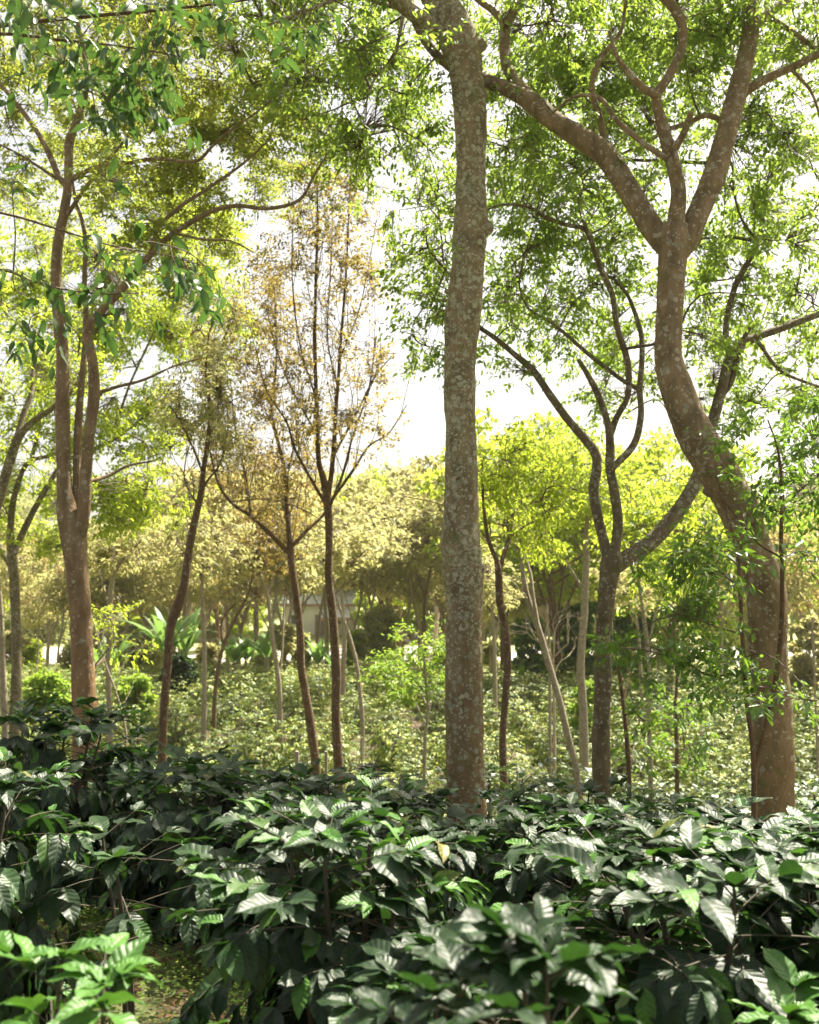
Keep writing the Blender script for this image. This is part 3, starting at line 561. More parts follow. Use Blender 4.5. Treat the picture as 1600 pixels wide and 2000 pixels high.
t.branch([(618, 780, 4), (590, 690, 4), (575, 600, 3), (570, 500, 2), (575, 400, 2)], .5, sides=6)
t.branch([(620, 850, 4), (570, 760, 4), (540, 680, 3), (520, 600, 2)], .6, sides=6)
t.branch([(660, 760, 4), (640, 660, 3), (645, 540, 3), (650, 420, 2)], .6, dep=.3, sides=6)
t.branch([(664, 700, 4), (700, 610, 3), (720, 520, 2), (735, 430, 2)], .4, dep=.3, sides=6)
t.branch([(652, 890, 5), (700, 800, 4), (730, 740, 3), (770, 690, 2)], .4, dep=.1, sides=6)
t.sprout(110, 4.2, .5, 1.7, .16)
t.crown([(620, 420, 50, 80), (685, 430, 55, 85), (560, 470, 50, 60), (645, 540, 60, 70), (725, 560, 45, 60), (600, 640, 70, 60), (560, 720, 50, 50), (525, 570, 45, 55), (695, 690, 55, 60), (745, 740, 50, 40), (610, 790, 60, 50), (690, 850, 60, 40),
         (700, 340, 40, 40), (740, 840, 40, 30), (640, 330, 50, 40), (580, 830, 50, 40)], 12500, .06, 1.8, gap=.6, droop=.3, up=.5, flat=1.0, tw=.0028, subr=.005)
t.done()
t = Tree('slender_tree', 'thin dark wavy stem just right of the thick lichened trunk', 14.0, (984, 1540, 14), M['bark_slim'], M['gold'], 73)
t.trunk([(985, 1550, 15), (982, 1450, 14), (986, 1380, 14), (992, 1300, 14), (988, 1230, 14), (977, 1180, 15), (974, 1120, 15), (970, 1095, 10), (953, 1050, 8), (944, 975, 6), (942, 900, 4)], step=.06, lump=.1, sides=12)
t.branch([(975, 1125, 9), (982, 1090, 9), (992, 1060, 8), (1001, 1015, 6), (1010, 950, 4), (1015, 890, 2)], .6, sides=8)
t.branch([(995, 1050, 4), (1030, 1025, 3), (1070, 1010, 2)], -.4, dep=.3, sides=6)
t.branch([(950, 1050, 4), (920, 1020, 3), (860, 985, 2), (790, 970, 2)], -.8, sides=6)
t.crown([(1000, 930, 60, 40), (1050, 1000, 45, 30), (965, 960, 35, 40), (1080, 960, 35, 30), (1010, 870, 40, 30), (1040, 1060, 40, 20)], 3600, .085, 1.2, droop=.5, reach=.3, tpl=[leaf6(.17, .2, .3)])
t.leaf = M['lime']; t.done()

def stem(label, d, path, bark, drift=0.0, sides=9, branches=(), blobs=(), n=0, leaf=None, ll=.08, name='slender_tree', group=None, lump=.07):
    q = path[0]; t = Tree(name, label, d, q, bark, leaf or M['gold'], int(q[0]) + 5, group)
    t.trunk(path, step=.008 * d, lump=lump, bump=.05, sides=sides, drift=drift)
    for b in branches: t.branch(b, .4, sides=5, step=.012 * d, bump=0, lump=0)
    if n: t.crown(blobs, n, ll, 1.2 + d * .05, gap=.5, tw=.0003 * d, reach=.012 * d + .05); t.done()
    elif blobs: pass
    return t
stem('pale bare trunk leaning left above the field, right of the thick lichened trunk', 17.5, [(1128, 1520, 13), (1110, 1440, 13), (1091, 1362, 13), (1072, 1297, 13), (1050, 1222, 12), (1030, 1165, 11), (1021, 1115, 9), (1022, 1078, 6)], M['bark_pale'], 0.3, 10,
     branches=[[(1052, 1225, 8), (1042, 1170, 8), (1036, 1120, 7), (1030, 1090, 5), (1050, 1040, 3)], [(1030, 1170, 5), (1015, 1150, 3), (995, 1130, 2)]])
stem('straight pale trunk behind the mossy mid-sized tree, bare below a leafy top', 26.0, [(1140, 1420, 18), (1138, 1360, 16), (1134, 1300, 15), (1141, 1200, 15), (1145, 1100, 13), (1146, 1040, 10), (1150, 960, 6)], M['bark_pale'], 0, 10,
     branches=[[(1144, 1160, 7), (1120, 1120, 5), (1105, 1095, 3)]], blobs=[(1150, 950, 70, 50), (1110, 900, 60, 45), (1200, 980, 60, 40), (1090, 1000, 50, 30)], n=6500, leaf=M['lime'], ll=.13)
stem('thin wavering brown stem between the mossy tree and the dark leafy shrub', 11.6, [(1230, 1600, 9), (1229, 1520, 9), (1225, 1450, 9), (1216, 1360, 8), (1207, 1290, 7), (1200, 1240, 5)], M['bark_slim'], 0, 8,
     branches=[[(1218, 1370, 5), (1228, 1320, 4), (1240, 1270, 3)]], blobs=[(1240, 1400, 30, 35), (1235, 1470, 25, 25), (1240, 1280, 40, 20)], n=330, leaf=M['shrub'], ll=.1)
stem('straight pale pole-like trunk in the right part of the field', 21.0, [(1270, 1470, 10), (1268, 1400, 9), (1267, 1320, 9), (1262, 1240, 8), (1250, 1150, 6), (1240, 1050, 4)], M['bark_pale'], 0, 8,
     branches=[[(1264, 1280, 5), (1280, 1200, 4), (1300, 1120, 2)]], blobs=[(1250, 1060, 60, 45), (1300, 1120, 50, 40), (1280, 990, 60, 40)], n=4200, leaf=M['lime'], ll=.11)
stem('thin trunk far back in the field, between two pale trunks right of centre', 33.0, [(1255, 1380, 7), (1252, 1310, 6), (1248, 1250, 6), (1240, 1180, 4)], M['bark_pale'], 0, 7, blobs=[(1240, 1160, 40, 30), (1220, 1120, 40, 30)], n=1700, leaf=M['gold'], ll=.15)
stem('short brown sapling stem in sunlit bushes left of the sinuous tree', 17.0, [(1323, 1530, 9), (1322, 1450, 8), (1320, 1380, 7), (1324, 1310, 5)], M['bark_slim'], 0, 7, blobs=[(1330, 1450, 35, 45), (1320, 1380, 35, 30)], n=900, leaf=M['shrub'], ll=.1)
stem('slim pale trunk right of the reddish tree, bent right at the top', 27.0, [(215, 1420, 12), (212, 1330, 11), (213, 1250, 11), (215, 1175, 11), (220, 1130, 10), (234, 1100, 8), (256, 1082, 5)], M['bark_pale'], 0, 9,
     branches=[[(214, 1190, 5), (200, 1140, 4), (185, 1090, 2)]], blobs=[(250, 1070, 50, 30), (200, 1080, 45, 30)], n=2500, leaf=M['gold'], ll=.13)
stem('very thin crooked grey stem in the field right of the reddish trunk', 19.5, [(243, 1490, 5), (246, 1430, 5), (236, 1385, 5), (224, 1345, 4), (207, 1300, 4), (190, 1240, 3), (178, 1200, 2)], M['bark_pale'], 0, 6,
     branches=[[(226, 1350, 3), (240, 1300, 2), (262, 1270, 2)], [(236, 1385, 3), (260, 1340, 2)]], blobs=[(195, 1230, 25, 20), (255, 1270, 25, 15), (220, 1190, 30, 15)], n=450, leaf=M['lime'], ll=.09)
stem('straight pale trunk standing alone in the field left of centre', 30.0, [(399, 1395, 11), (399, 1330, 10), (399, 1260, 9), (396, 1180, 8), (395, 1110, 7), (400, 1030, 4)], M['bark_pale'], 0, 8,
     branches=[[(397, 1230, 4), (410, 1190, 3), (430, 1160, 2)]], blobs=[(400, 1040, 60, 40), (440, 1100, 45, 30), (370, 1090, 40, 30)], n=3600, leaf=M['gold'], ll=.15)
stem('curved two-stemmed thin tree beside the lone pale trunk in the field', 34.0, [(419, 1365, 8), (427, 1300, 8), (441, 1248, 7), (466, 1196, 6), (487, 1155, 4), (495, 1110, 3)], M['bark_slim'], 0, 8,
     branches=[[(436, 1262, 5), (431, 1225, 4), (440, 1200, 4), (460, 1180, 3)], [(470, 1190, 3), (495, 1170, 2), (510, 1165, 2)]], blobs=[(490, 1085, 50, 35), (450, 1110, 40, 25)], n=2200, leaf=M['brown'], ll=.16)
stem('greyish trunk leaning slightly left, in the field left of two slender trees', 34.0, [(547, 1370, 10), (541, 1305, 10), (534, 1262, 9), (526, 1190, 8), (520, 1150, 6), (505, 1120, 4)], M['bark_pale'], 0, 8,
     branches=[[(543, 1330, 5), (551, 1270, 5), (554, 1200, 4), (556, 1160, 3)], [(522, 1160, 4), (540, 1120, 3)]], blobs=[(500, 1060, 50, 35), (555, 1075, 40, 25), (540, 1020, 50, 30)], n=3200, leaf=M['brown'], ll=.16)
stem('thin trunk leaning left, just right of the slender dark tree', 29.0, [(708, 1405, 8), (703, 1350, 8), (697, 1300, 7), (685, 1250, 7), (668, 1200, 5), (655, 1160, 3)], M['bark_pale'], 0, 8,
     branches=[[(686, 1253, 3), (700, 1290, 3), (706, 1300, 2)]], blobs=[(650, 1085, 50, 30), (700, 1070, 40, 25)], n=2000, leaf=M['gold'], ll=.15)
stem('pale upright trunk partly hidden behind the slender dark tree', 40.0, [(670, 1340, 10), (671, 1290, 10), (673, 1250, 9), (669, 1190, 8), (668, 1150, 5)], M['bark_pale'], 0, 8, blobs=[(690, 1050, 60, 35), (740, 1040, 50, 35)], n=3200, leaf=M['gold'], ll=.2)
stem('pale trunk cut by the left edge above dark coffee leaves', 26.0, [(10, 1430, 13), (7, 1350, 13), (4, 1270, 12), (0, 1180, 11), (-10, 1080, 8)], M['bark_pale'], 0, 9)
stem('dark thin trunk behind the lichened trunk, forked beside the far fence', 52.0, [(828, 1245, 8), (828, 1200, 8), (830, 1160, 7), (838, 1125, 5), (845, 1095, 3)], M['bark_slim'], 0, 7, branches=[[(830, 1165, 4), (818, 1130, 3), (810, 1100, 2)]],
     blobs=[(820, 1060, 60, 40), (790, 1010, 50, 35), (850, 1000, 40, 40)], n=4500, leaf=M['gold'], ll=.25)
stem('slim pale forked stem beside the thin dark wavy stem', 36.0, [(967, 1345, 9), (966, 1290, 8), (965, 1240, 7), (960, 1180, 5), (955, 1130, 3)], M['bark_pale'], 0, 7, branches=[[(966, 1250, 5), (975, 1210, 4), (985, 1160, 3)]], blobs=[(955, 1120, 35, 40), (985, 1150, 30, 30)], n=1500, leaf=M['gold'], ll=.16)
stem('thin pale stem in the field right of the lichened trunk, under bare twigs', 26.0, [(1074, 1400, 6), (1074, 1330, 6), (1073, 1260, 5), (1068, 1180, 4)], M['bark_pale'], 0, 7)

# --- leafy saplings and the dark shrub wrapped round the sinuous tree
t = Tree('leafy_shrub', 'dark green leafy young tree hugging the sinuous trunk at right', 7.9, (1462, 1420, 10), M['bark_slim'], M['shrub'], 83, cat='shrub')
t.trunk([(1472, 1480, 11), (1460, 1380, 10), (1452, 1270, 9), (1446, 1160, 8), (1440, 1080, 7), (1420, 1000, 5), (1400, 930, 3)], step=.06, sides=8)
t.branch([(1474, 1500, 10), (1512, 1350, 10), (1526, 1230, 10), (1528, 1130, 9), (1526, 1040, 8), (1528, 960, 7), (1520, 880, 5), (1500, 820, 3)], -.2, sides=8)
t.branch([(1446, 1150, 4), (1400, 1110, 4), (1350, 1080, 3), (1300, 1090, 2)], -.4, sides=5)
t.branch([(1455, 1310, 5), (1390, 1320, 4), (1330, 1290, 4), (1260, 1270, 3), (1210, 1265, 2)], -.5, sides=5)
t.branch([(1450, 1240, 4), (1390, 1220, 3), (1330, 1200, 2)], .3, sides=5)
t.branch([(1528, 1090, 5), (1480, 1060, 4), (1440, 1010, 3), (1400, 960, 2)], -.4, sides=5)
t.branch([(1527, 1000, 5), (1560, 960, 4), (1600, 930, 3), (1650, 900, 2)], .2, sides=5)
t.crown([(1330, 1100, 55, 55), (1400, 1060, 45, 35), (1340, 1190, 75, 45), (1300, 1270, 65, 28), (1390, 1290, 60, 40), (1225, 1262, 35, 14), (1520, 1350, 55, 30), (1530, 860, 70, 50), (1500, 950, 50, 45),
         (1572, 960, 40, 70), (1570, 1080, 35, 45), (1400, 1180, 40, 40), (1590, 840, 40, 40), (1500, 810, 45, 25), (1350, 1340, 60, 22)], 4500, .074, 1.7, per=9, gap=.6, droop=.45, reach=.22, tpl=[leaf6(.2, .25, .35), leaf6(.18, .1, .15)], tw=.0025, subr=.004)
t.done()
t = Tree('leafy_sapling', 'pale green airy sapling with bare lower stems, left of the thick lichened trunk', 20.0, (828, 1480, 7), M['bark_pale'], M['weed'], 89, cat='sapling')
t.trunk([(829, 1490, 7), (831, 1430, 7), (836, 1390, 6), (832, 1330, 5), (826, 1270, 3)], step=.1, sides=7)
for b in ([(834, 1420, 4), (815, 1380, 3), (795, 1340, 2), (778, 1300, 2)], [(835, 1400, 4), (848, 1350, 3), (858, 1310, 2)], [(832, 1450, 3), (800, 1400, 2), (770, 1380, 2)], [(834, 1380, 3), (812, 1320, 2), (805, 1260, 2)]): t.branch(b, .5, sides=5)
t.crown([(785, 1290, 45, 30), (830, 1250, 45, 30), (860, 1300, 30, 35), (770, 1340, 30, 30), (810, 1340, 35, 30), (750, 1310, 25, 25)], 2300, .1, 1.5, gap=.4, droop=.2)
t.done()
t = Tree('bare_shrub', 'leafless shrub of bleached forking twigs right of the thick lichened trunk', 24.0, (1082, 1420, 6), M['palewood'], M['palewood'], 97, cat='shrub')
t.trunk([(1083, 1420, 6), (1082, 1350, 5), (1080, 1290, 4)], step=.15, sides=6)
def fork(x, y, ang, L, w, lev, dep):
    ex, ey = x + math.sin(ang) * L, y - math.cos(ang) * L; mx, my = (x + ex) / 2 + random.uniform(-4, 4), (y + ey) / 2 + random.uniform(-3, 3); dd = dep + random.uniform(-.35, .35)
    t.branch([(x, y, w, dep), (mx, my, w * .85, (dep + dd) / 2), (ex, ey, w * .65, dd)], 0, sides=4, step=.25, bump=0, lump=0)
    if lev:
        for k in range(random.choice((2, 2, 3))): fork(ex, ey, ang + random.uniform(-.85, .85), L * random.uniform(.55, .9), w * .62, lev - 1, dd)
for a_ in (-.75, -.3, .05, .4, .8): fork(1081 + a_ * 4, 1300 + random.uniform(-40, 25), a_, random.uniform(34, 50), 3.6, 3, 0)
# --- trees at mid distance and far off, one mesh of each kind then copies
def kind_tree(name, label, cat, group, leaf, bark, h, blobs, n, ll, seed, trunk_r=.16, lean=.1, bare=.3):
    """a free-standing tree of height h; blobs (x, y, z, r) relative to the height"""
    rs = np.random.default_rng(seed); root = thing(name, label, cat, (0, 0, 0), group)
    mb = MB(); P = smooth_path([(0, 0, -.3, trunk_r * 1.3), (.05 * h * lean, 0, h * .2, trunk_r), (lean * h * .5, 0, h * .45, trunk_r * .75), (lean * h * .6, .1, h * .75, trunk_r * .35)], .5); tube(mb, P, 8, 0, 0, 0, .1)
    sk = [P[:, :3]]
    for b in blobs:
        e = np.array(b[:3]) * h; a = P[rs.integers(int(len(P) * bare), len(P)), :3]; m = (a + e) / 2 + rs.normal(0, .05, 3) * h * .4
        Q = smooth_path([(*a, trunk_r * .4), (*m, trunk_r * .28), (*e, trunk_r * .1)], .6); tube(mb, Q, 5); sk.append(Q[:, :3])
    mb.build('trunk', bark, root); sk = np.vstack(sk)
    cr = MB(); w = np.array([b[3] ** 2 for b in blobs]); w = w / w.sum()
    for b, s_ in zip(blobs, w):
        k = int(n * s_); q = nrm(rs.normal(0, 1, (k, 3))) * rs.uniform(.1, 1, (k, 1)) ** .4
        P_ = np.array(b[:3]) * h + q * np.array((1.1, 1.0, .62)) * b[3] * h
        ax = q * .6 + rs.normal(0, .7, (k, 3)) + np.array((0, 0, -.25)); put_leaves(cr, CLUMP[0], P_, ax, np.array((0, 0, 1.0)) + rs.normal(0, .5, (k, 3)), ll * rs.uniform(.6, 1.4, k))
        pick = P_[::9]; near = np.array([sk[np.argmin(((sk - p) ** 2).sum(1))] for p in pick]); twigs(cr, near, pick, .03, .008, .03, 1, 2)
    cr.build('crown', [leaf, M['twig']], root); return root
def blobset(seed, k, r, zlo=.45, zhi=.95, rr=(.12, .2)):
    rs = np.random.default_rng(seed); out = []
    for i in range(k):
        a = i * 2.4 + rs.uniform(0, .6); z = zlo + (zhi - zlo) * (i + .5) / k; q = r * math.sqrt(max(.08, 1 - ((z - (zlo + zhi) / 2) / ((zhi - zlo) * .62)) ** 2)) * rs.uniform(.5, 1.1)
        out.append((math.cos(a) * q, math.sin(a) * q, z, rs.uniform(*rr)))
    return out
KT = {}
KT['gold'] = kind_tree('hazy_tree', 'golden leafed hazy tree behind the coffee field', 'tree', 'golden trees behind the field', M['gold'], M['bark_pale'], 12, blobset(1, 20, .3, .42, .97, (.05, .12)), 3400, .25, 1)
KT['lime'] = kind_tree('hazy_tree', 'yellow-green hazy tree on the far side of the road', 'tree', 'yellow-green trees beyond the road', M['lime'], M['bark_slim'], 13, blobset(2, 20, .32, .4, .97, (.06, .13)), 4300, .27, 2, lean=-.1)
KT['brown'] = kind_tree('hazy_tree', 'thin brownish tree with see-through crown behind the field', 'tree', 'brownish trees behind the field', M['rust'], M['bark_pale'], 12, blobset(3, 18, .28, .42, .97, (.06, .12)), 3600, .24, 3, lean=.2)
KT['thin'] = kind_tree('thin_tree', 'thin bare stemmed tree with a light crown among the hazy trees', 'tree', 'thin trees among the hazy trees', M['gold'], M['bark_pale'], 10, blobset(7, 12, .16, .5, .97, (.06, .11)), 1800, .24, 7, trunk_r=.09, lean=.12)
KT['low'] = kind_tree('roadside_tree', 'low leafy yellowish tree in the hazy thicket beyond the road', 'tree', 'low trees in the thicket beyond the road', M['lime'], M['bark_pale'], 7, blobset(5, 18, .48, .14, .92, (.08, .2)), 4200, .3, 5)
KT['scrub'] = kind_tree('roadside_tree', 'low green tree in the hazy thicket beyond the road', 'tree', 'low trees in the thicket beyond the road', M['olive'], M['bark_slim'], 6, blobset(6, 14, .45, .14, .88, (.17, .25)), 4800, .3, 6)
KT['olive'] = kind_tree('hillside_tree', 'grey-green hazy tree on the far hillside', 'tree', 'trees covering the far hillside', M['olive'], M['bark_slim'], 14, blobset(4, 13, .3, .3, .93, (.14, .22)), 6500, .42, 4)
used = {}
def far(kind, px, ytop, d, sx=1.0):
    x = at(px, ytop, d)[0]; zt = at(px, ytop, d)[2]; zb = float(zg(x, d)); h0 = {'gold': 12, 'lime': 13, 'brown': 12, 'olive': 14, 'low': 7, 'scrub': 6, 'thin': 10}[kind]
    s_ = max(.3, (zt - zb) / (h0 * 1.02)); r = KT[kind]; rz = random.uniform(0, 6.28)
    if kind not in used: used[kind] = 1; r.location = (x, d, zb); r.rotation_euler = (0, 0, rz); r.scale = (s_ * sx, s_ * sx, s_)
    else: dup(r, (x, d, zb), rz, (s_ * sx, s_ * sx, s_))
for a in [('brown', 300, 1010, 58), ('brown', 470, 985, 62), ('thin', 560, 960, 56), ('thin', 690, 990, 60), ('brown', 400, 1000, 66), ('lime', 770, 985, 66), ('thin', 655, 1000, 66), ('brown', 850, 930, 75), ('lime', 780, 925, 84), ('gold', 745, 950, 106), ('olive', 820, 905, 100), ('olive', 700, 940, 105), ('olive', 480, 935, 102), ('brown', 440, 950, 78), ('olive', 340, 960, 104), ('gold', 380, 955, 84), ('lime', 980, 800, 50), ('lime', 1085, 850, 47), ('lime', 1300, 850, 46),
          ('lime', 1220, 930, 56), ('gold', 940, 960, 62), ('gold', 1060, 1000, 64), ('brown', 1160, 1020, 64), ('brown', 200, 1030, 64), ('brown', 100, 1040, 60), ('gold', 30, 1010, 72), ('brown', 345, 905, 64), ('lime', 430, 930, 68), ('brown', 505, 890, 63), ('thin', 450, 900, 61), ('brown', 590, 930, 62), ('lime', 755, 905, 66), ('thin', 820, 880, 56), ('brown', 870, 890, 60), ('thin', 735, 920, 60), ('thin', 365, 890, 62), ('lime', 1190, 830, 52), ('lime', 60, 1080, 92), ('lime', 130, 1060, 95), ('lime', 480, 1040, 98), ('brown', 330, 1050, 90),
          ('lime', 800, 1050, 98), ('brown', 720, 1040, 115), ('lime', 900, 1030, 92), ('gold', 1400, 960, 52), ('lime', 1500, 980, 56), ('brown', 1590, 1000, 48), ('lime', 1340, 1000, 70), ('brown', 1240, 1020, 85), ('brown', 1480, 1060, 68), ('lime', 1120, 1040, 95), ('lime', 1000, 1030, 90),
          ('gold', 560, 1050, 118), ('lime', 400, 1060, 115), ('lime', 260, 1060, 120), ('lime', 1560, 1040, 80)]: far(*a)
for i in range(34): far('thin', -30 + i * 49 + random.uniform(-22, 22), random.uniform(985, 1110) if not 500 < -30 + i * 49 < 720 else random.uniform(900, 960), random.uniform(47, 64), random.uniform(.8, 1.2))
for i in range(30):
    far(random.choice(('low', 'low', 'scrub')), -40 + i * 57 + random.uniform(-18, 18), random.uniform(1120, 1200), random.uniform(86, 97) if not 480 < -40 + i * 57 < 720 else random.uniform(112, 118), random.uniform(.9, 1.3))
for i in range(64):
    d = random.uniform(125, 250); px = random.uniform(-60, 1660); x = (px - 800) / F * d; z = float(zg(x, d)); h = random.uniform(7, 13)
    y = 1150 - (z + h - EYE) / d * F; far('olive', px, y, d, random.uniform(.9, 1.3))
for i in range(26):
    d = random.uniform(235, 300); px = 250 + i * 27 + random.uniform(-14, 14); x = (px - 800) / F * d; z = float(zg(x, d)); h = random.uniform(3, 11)
    far('olive', px, 1150 - (z + h - EYE) / d * F, d, random.uniform(1.0, 1.5))

def bushy(name, label, px, ytop, d, w, leaf, n, ll, seed, cat='shrub', group=None, ybase=None):
    x = at(px, ytop, d)[0]; zb = float(zg(x, d)); h = at(px, ytop, d)[2] - zb; r = w / F * d / 2 / h
    bl = blobset(seed, 11, r * .62, .2 if ybase is None else ybase, .82, (r * .26, r * .5)); bl = [(b[0], b[1], b[2], min(b[3], .2)) for b in bl]
    o = kind_tree(name, label, cat, group, leaf, M['bark_slim'], h, bl, n, ll, seed, .06, 0.02, .15); o.location = (x, d, zb)
for i, (px, yt, w) in enumerate(((20, 1215, 70), (150, 1235, 80), (235, 1240, 60), (405, 1250, 50), (590, 1222, 46), (690, 1212, 44), (880, 1240, 90), (960, 1240, 40), (1090, 1240, 70), (1180, 1220, 90), (1310, 1200, 120), (1400, 1190, 100), (1480, 1210, 90), (700, 1215, 40), (60, 1240, 60))):
    bushy('leafy_shrub', 'yellowish scrubby bush along the grass edge before the road', px, yt, 49 + (i % 4) * 2.2, w, M[('gold', 'olive', 'lime')[i % 3]], 1500, .2, 60 + i, 'shrub', 'scrubby bushes along the grass edge')
bushy('round_tree', 'round grey-green clipped-looking tree beside the pale road', 742, 1165, 54, 110, M['olive'], 4200, .16, 21, 'tree')
bushy('dark_tree', 'dark evergreen tree with dense crown in the shade right of centre', 1036, 1180, 46, 80, M['shrub'], 1800, .2, 22, 'tree')
bushy('dark_tree', 'tall dark evergreen clump behind the straight pale trunk', 1128, 1145, 47, 90, M['shrub'], 3200, .22, 23, 'tree', None, .12)
bushy('dark_tree', 'low dark evergreen clump between the mossy tree and the dark leafy shrub', 1235, 1170, 47, 100, M['shrub'], 3000, .24, 24, 'tree', None, .12)
bushy('leafy_shrub', 'dark brownish rounded shrub left of the kinked slender tree', 348, 1265, 42, 75, M['darkleaf'], 2600, .17, 25)
bushy('leafy_shrub', 'olive rounded shrub behind the banana clump left of centre', 285, 1215, 50, 110, M['olive'], 3000, .2, 26)
bushy('leafy_shrub', 'small olive shrub between two banana clumps', 518, 1258, 50, 70, M['olive'], 2200, .17, 27)
bushy('leafy_shrub', 'fluffy yellow-olive shrub on the slim trunk left of the slender trees', 556, 1195, 46, 52, M['gold'], 2000, .14, 28, 'shrub', None, .5)
bushy('leafy_shrub', 'light green bush at the foot of the straight pale trunk', 1140, 1300, 30, 70, M['weed'], 1500, .13, 29)
bushy('leafy_shrub', 'yellow-green bush left of the reddish trunk', 90, 1290, 34, 110, M['weed'], 2800, .14, 30)
bushy('leafy_shrub', 'yellow-green bush between the reddish trunk and the kinked slender tree', 265, 1300, 36, 90, M['weed'], 2400, .14, 33)
bushy('leafy_shrub', 'olive bush by the right edge behind the sinuous tree', 1575, 1170, 40, 90, M['gold'], 3000, .17, 34)

# --- banana plants
def banana(label, px, ytop, d, nl, mat, seed, group='banana plants before the road'):
    rs = np.random.default_rng(seed); p = at(px, ytop, d); zb = float(zg(p[0], d)); h = p[2] - zb
    root = thing('banana_plant', label, 'banana plant', (p[0], d, zb), group)
    st = MB(); hs = h * .42; tube(st, smooth_path([(0, 0, -.1, .13), (0, 0, hs * .5, .11), (.03, 0, hs, .07)], .2), 8, 0, 0, 0, .05); st.build('stem', M['bark_pale'], root)
    lv = MB()
    for i in range(nl):
        a = i * 2.4 + rs.uniform(0, .5); L = h * rs.uniform(.48, .68); el = rs.uniform(.8, 1.45); dr = rs.uniform(.5, 1.5); wd = L * .115
        out = np.array((math.cos(a), math.sin(a), 0)); side = np.array((-math.sin(a), math.cos(a), 0)); pos = np.array((.03, 0, hs * rs.uniform(.8, 1.0))); V = []; n = 12; e = el
        for k in range(n):
            tt = k / (n - 1); e = el - dr * tt ** 1.6; dirv = out * math.cos(e) + np.array((0, 0, 1)) * math.sin(e); upv = -out * math.sin(e) + np.array((0, 0, 1)) * math.cos(e)
            w = wd * max(.03, min(1, (tt - .1) * 5)) * (1 - max(0, tt - .55) / .45 * .92) if tt > .1 else wd * .04
            rag = 1 + rs.uniform(-.18, .1)
            V += [pos + side * w * rag - upv * w * .12, pos + side * w * .5 + upv * w * .16, pos - upv * .01, pos - side * w * .5 + upv * w * .16, pos - side * w * rag - upv * w * .12]; pos = pos + dirv * L / (n - 1)
        i_, j_ = np.meshgrid(np.arange(n - 1), np.arange(4), indexing='ij'); f = np.stack([i_ * 5 + j_, i_ * 5 + j_ + 1, (i_ + 1) * 5 + j_ + 1, (i_ + 1) * 5 + j_], -1).reshape(-1, 4)
        lv.add(np.array(V), f)
    lv.build('foliage', mat, root)
banana('tall banana plant left of the kinked slender tree, leaves fanning high', 325, 1166, 46.3, 11, M['banana'], 1)
banana('banana plant close right of the kinked slender tree', 362, 1181, 47.3, 10, M['banana'], 2)
banana('banana plant standing before the grass, left of the pale two-stemmed trees', 458, 1231, 47.3, 11, M['banana'], 3)
banana('banana plant with upright lit leaves before the grass', 480, 1221, 47.8, 10, M['banana'], 4)
banana('banana plant behind the greyish leaning trunk, one leaf straight up', 523, 1196, 46.8, 10, M['banana'], 5)
banana('small banana plant between the two slender trees', 622, 1241, 48.3, 10, M['banana'], 6)
banana('low banana plant right of the slender dark tree', 648, 1266, 46.3, 9, M['banana'], 7)
banana('dark shaded banana plant with broad leaves, right of the lichened trunk', 1013, 1278, 44, 6, M['shrub'], 8)
banana('banana plant half hidden behind the reddish trunk', 225, 1231, 46.3, 10, M['banana'], 9)
banana('banana plant at the far left of the banana row', 188, 1238, 46.8, 9, M['banana'], 10)

